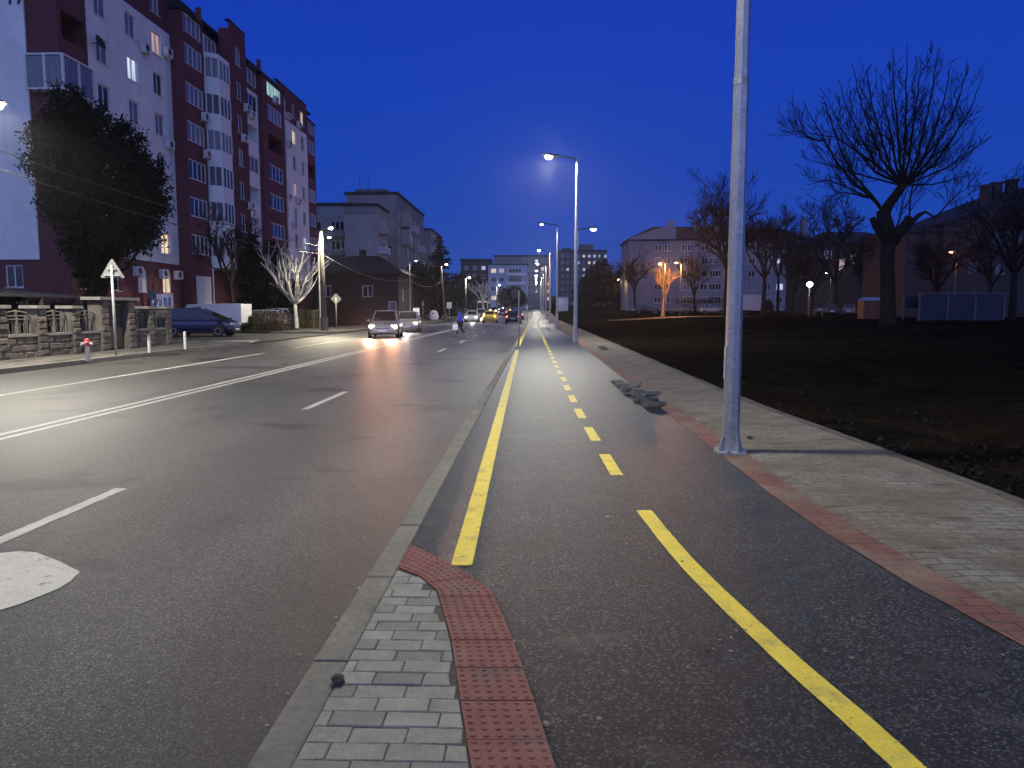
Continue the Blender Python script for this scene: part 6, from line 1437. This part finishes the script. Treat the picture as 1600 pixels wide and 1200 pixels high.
JJ = {'hem': ((0, 0, .80), (.20, .17)), 'pel': ((0, 0, .95), (.19, .17)), 'sp': ((-.01, 0, 1.14), (.19, .155)), 'ch': ((-.03, 0, 1.33), (.20, .16)), 'col': ((-.05, 0, 1.47), (.095, .09)), 'lsh': ((-.02, -.2, 1.37), .085), 'lel': ((-.05, -.26, 1.10), .072), 'lwr': ((-.20, -.245, .94), .05), 'rsh': ((-.02, .2, 1.37), .085), 'rel': ((.06, .25, 1.10), .072), 'rwr': ((-.03, .235, .91), .05)}
skin_mesh('jacket', JJ, [('hem', 'pel'), ('pel', 'sp'), ('sp', 'ch'), ('ch', 'col'), ('ch', 'lsh'), ('lsh', 'lel'), ('lel', 'lwr'), ('ch', 'rsh'), ('rsh', 'rel'), ('rel', 'rwr')], 'jacket', t, 'sp')
JT = {'pel': ((0, 0, .92), (.15, .14)), 'lhp': ((-.01, -.09, .84), .11), 'lkn': ((-.17, -.09, .50), .075), 'lan': ((-.18, -.09, .12), .055), 'rhp': ((.01, .09, .84), .11), 'rkn': ((.04, .09, .48), .075), 'ran': ((.25, .09, .18), .055)}
skin_mesh('trousers', JT, [('pel', 'lhp'), ('lhp', 'lkn'), ('lkn', 'lan'), ('pel', 'rhp'), ('rhp', 'rkn'), ('rkn', 'ran')], 'trouser', t, 'pel')
for s in ('l', 'r'):
    a_, c_ = V(J[s + 'an'][0]), V(J[s + 'to'][0]); skin_mesh('shoe', {'a': (a_ + V((.04, 0, -.03)), .045), 'b': (a_.lerp(c_, .5), .048), 'c': (c_ + V((-.02, 0, 0)), .036)}, [('a', 'b'), ('b', 'c')], 'shoe', t, 'b')
skin_mesh('hood', {'a': ((-.02, 0, 1.48), .10), 'b': ((-.045, 0, 1.58), (.115, .112)), 'c': ((-.06, 0, 1.67), (.095, .095))}, [('a', 'b'), ('b', 'c')], 'hair', t, 'b')
b = MB()
for sy in (-.031, .031): b.lathe([(.004, -.006), (.010, 0), (.004, .006)], 8, V((-.158, sy, 1.59)))
b.build('eyes', M['hair'], t); b = MB(); b.add([(-.16, -.013, 1.545), (-.16, .013, 1.545), (-.152, 0, 1.595), (-.182, 0, 1.55)], [(0, 1, 3), (1, 2, 3), (2, 0, 3), (0, 2, 1)]); b.build('nose', M['skin'], t); b = MB(); b.rbox((-.158, 0, 1.515), (.008, .045, .010)); b.build('mouth', M['hair'], t)
# white bag held in the near hand
bg_ = pp + V((-.28, -.24, .62 )); b = MB()
P0 = [(-.15, -.05, -.20), (.15, -.05, -.20), (.15, .05, -.20), (-.15, .05, -.20), (-.17, -.07, .0), (.16, -.06, .02), (.17, .06, 0), (-.16, .07, .01), (-.13, -.02, .16), (.13, -.02, .15), (.13, .02, .16), (-.13, .02, .15)]
b.add(P0, [(3, 2, 1, 0)] + [(i * 4 + j, i * 4 + (j + 1) % 4, i * 4 + 4 + (j + 1) % 4, i * 4 + 4 + j) for i in (0, 1) for j in range(4)] + [(8, 9, 10, 11)])
t2 = thing('shopping_bag', 'white carrier bag in the hand of the person crossing', 'bag', (pp.x - .28, pp.y - .24, RZ + .60)); b.build('sack', M['bag'], t2, bevel=.02)
b = MB(); b.tube([(-.08, 0, .15), (-.03, 0, .25), (.03, 0, .25), (.08, 0, .15)], .008, 6); b.build('handle', M['bag'], t2)

# thin evening haze, added to stand in for lens halos round the lamps
hz = bpy.data.meshes.new('haze'); bmx = bmesh.new(); bmesh.ops.create_cube(bmx, size=1.0); bmx.to_mesh(hz); bmx.free()
ho = bpy.data.objects.new('haze', hz); COL.objects.link(ho); ho.scale = (1000, 800, 60); ho.location = (0, 300, 27); tag(ho, kind='stuff')
hm = bpy.data.materials.new('haze'); hm.use_nodes = True; hn = hm.node_tree; hn.nodes.remove(hn.nodes['Principled BSDF'])
pv_ = hn.nodes.new('ShaderNodeVolumePrincipled'); pv_.inputs['Color'].default_value = (.9, .92, .95, 1); pv_.inputs['Density'].default_value = .00033; pv_.inputs['Anisotropy'].default_value = 0.85
hn.links.new(pv_.outputs[0], hn.nodes['Material Output'].inputs['Volume']); hz.materials.append(hm)
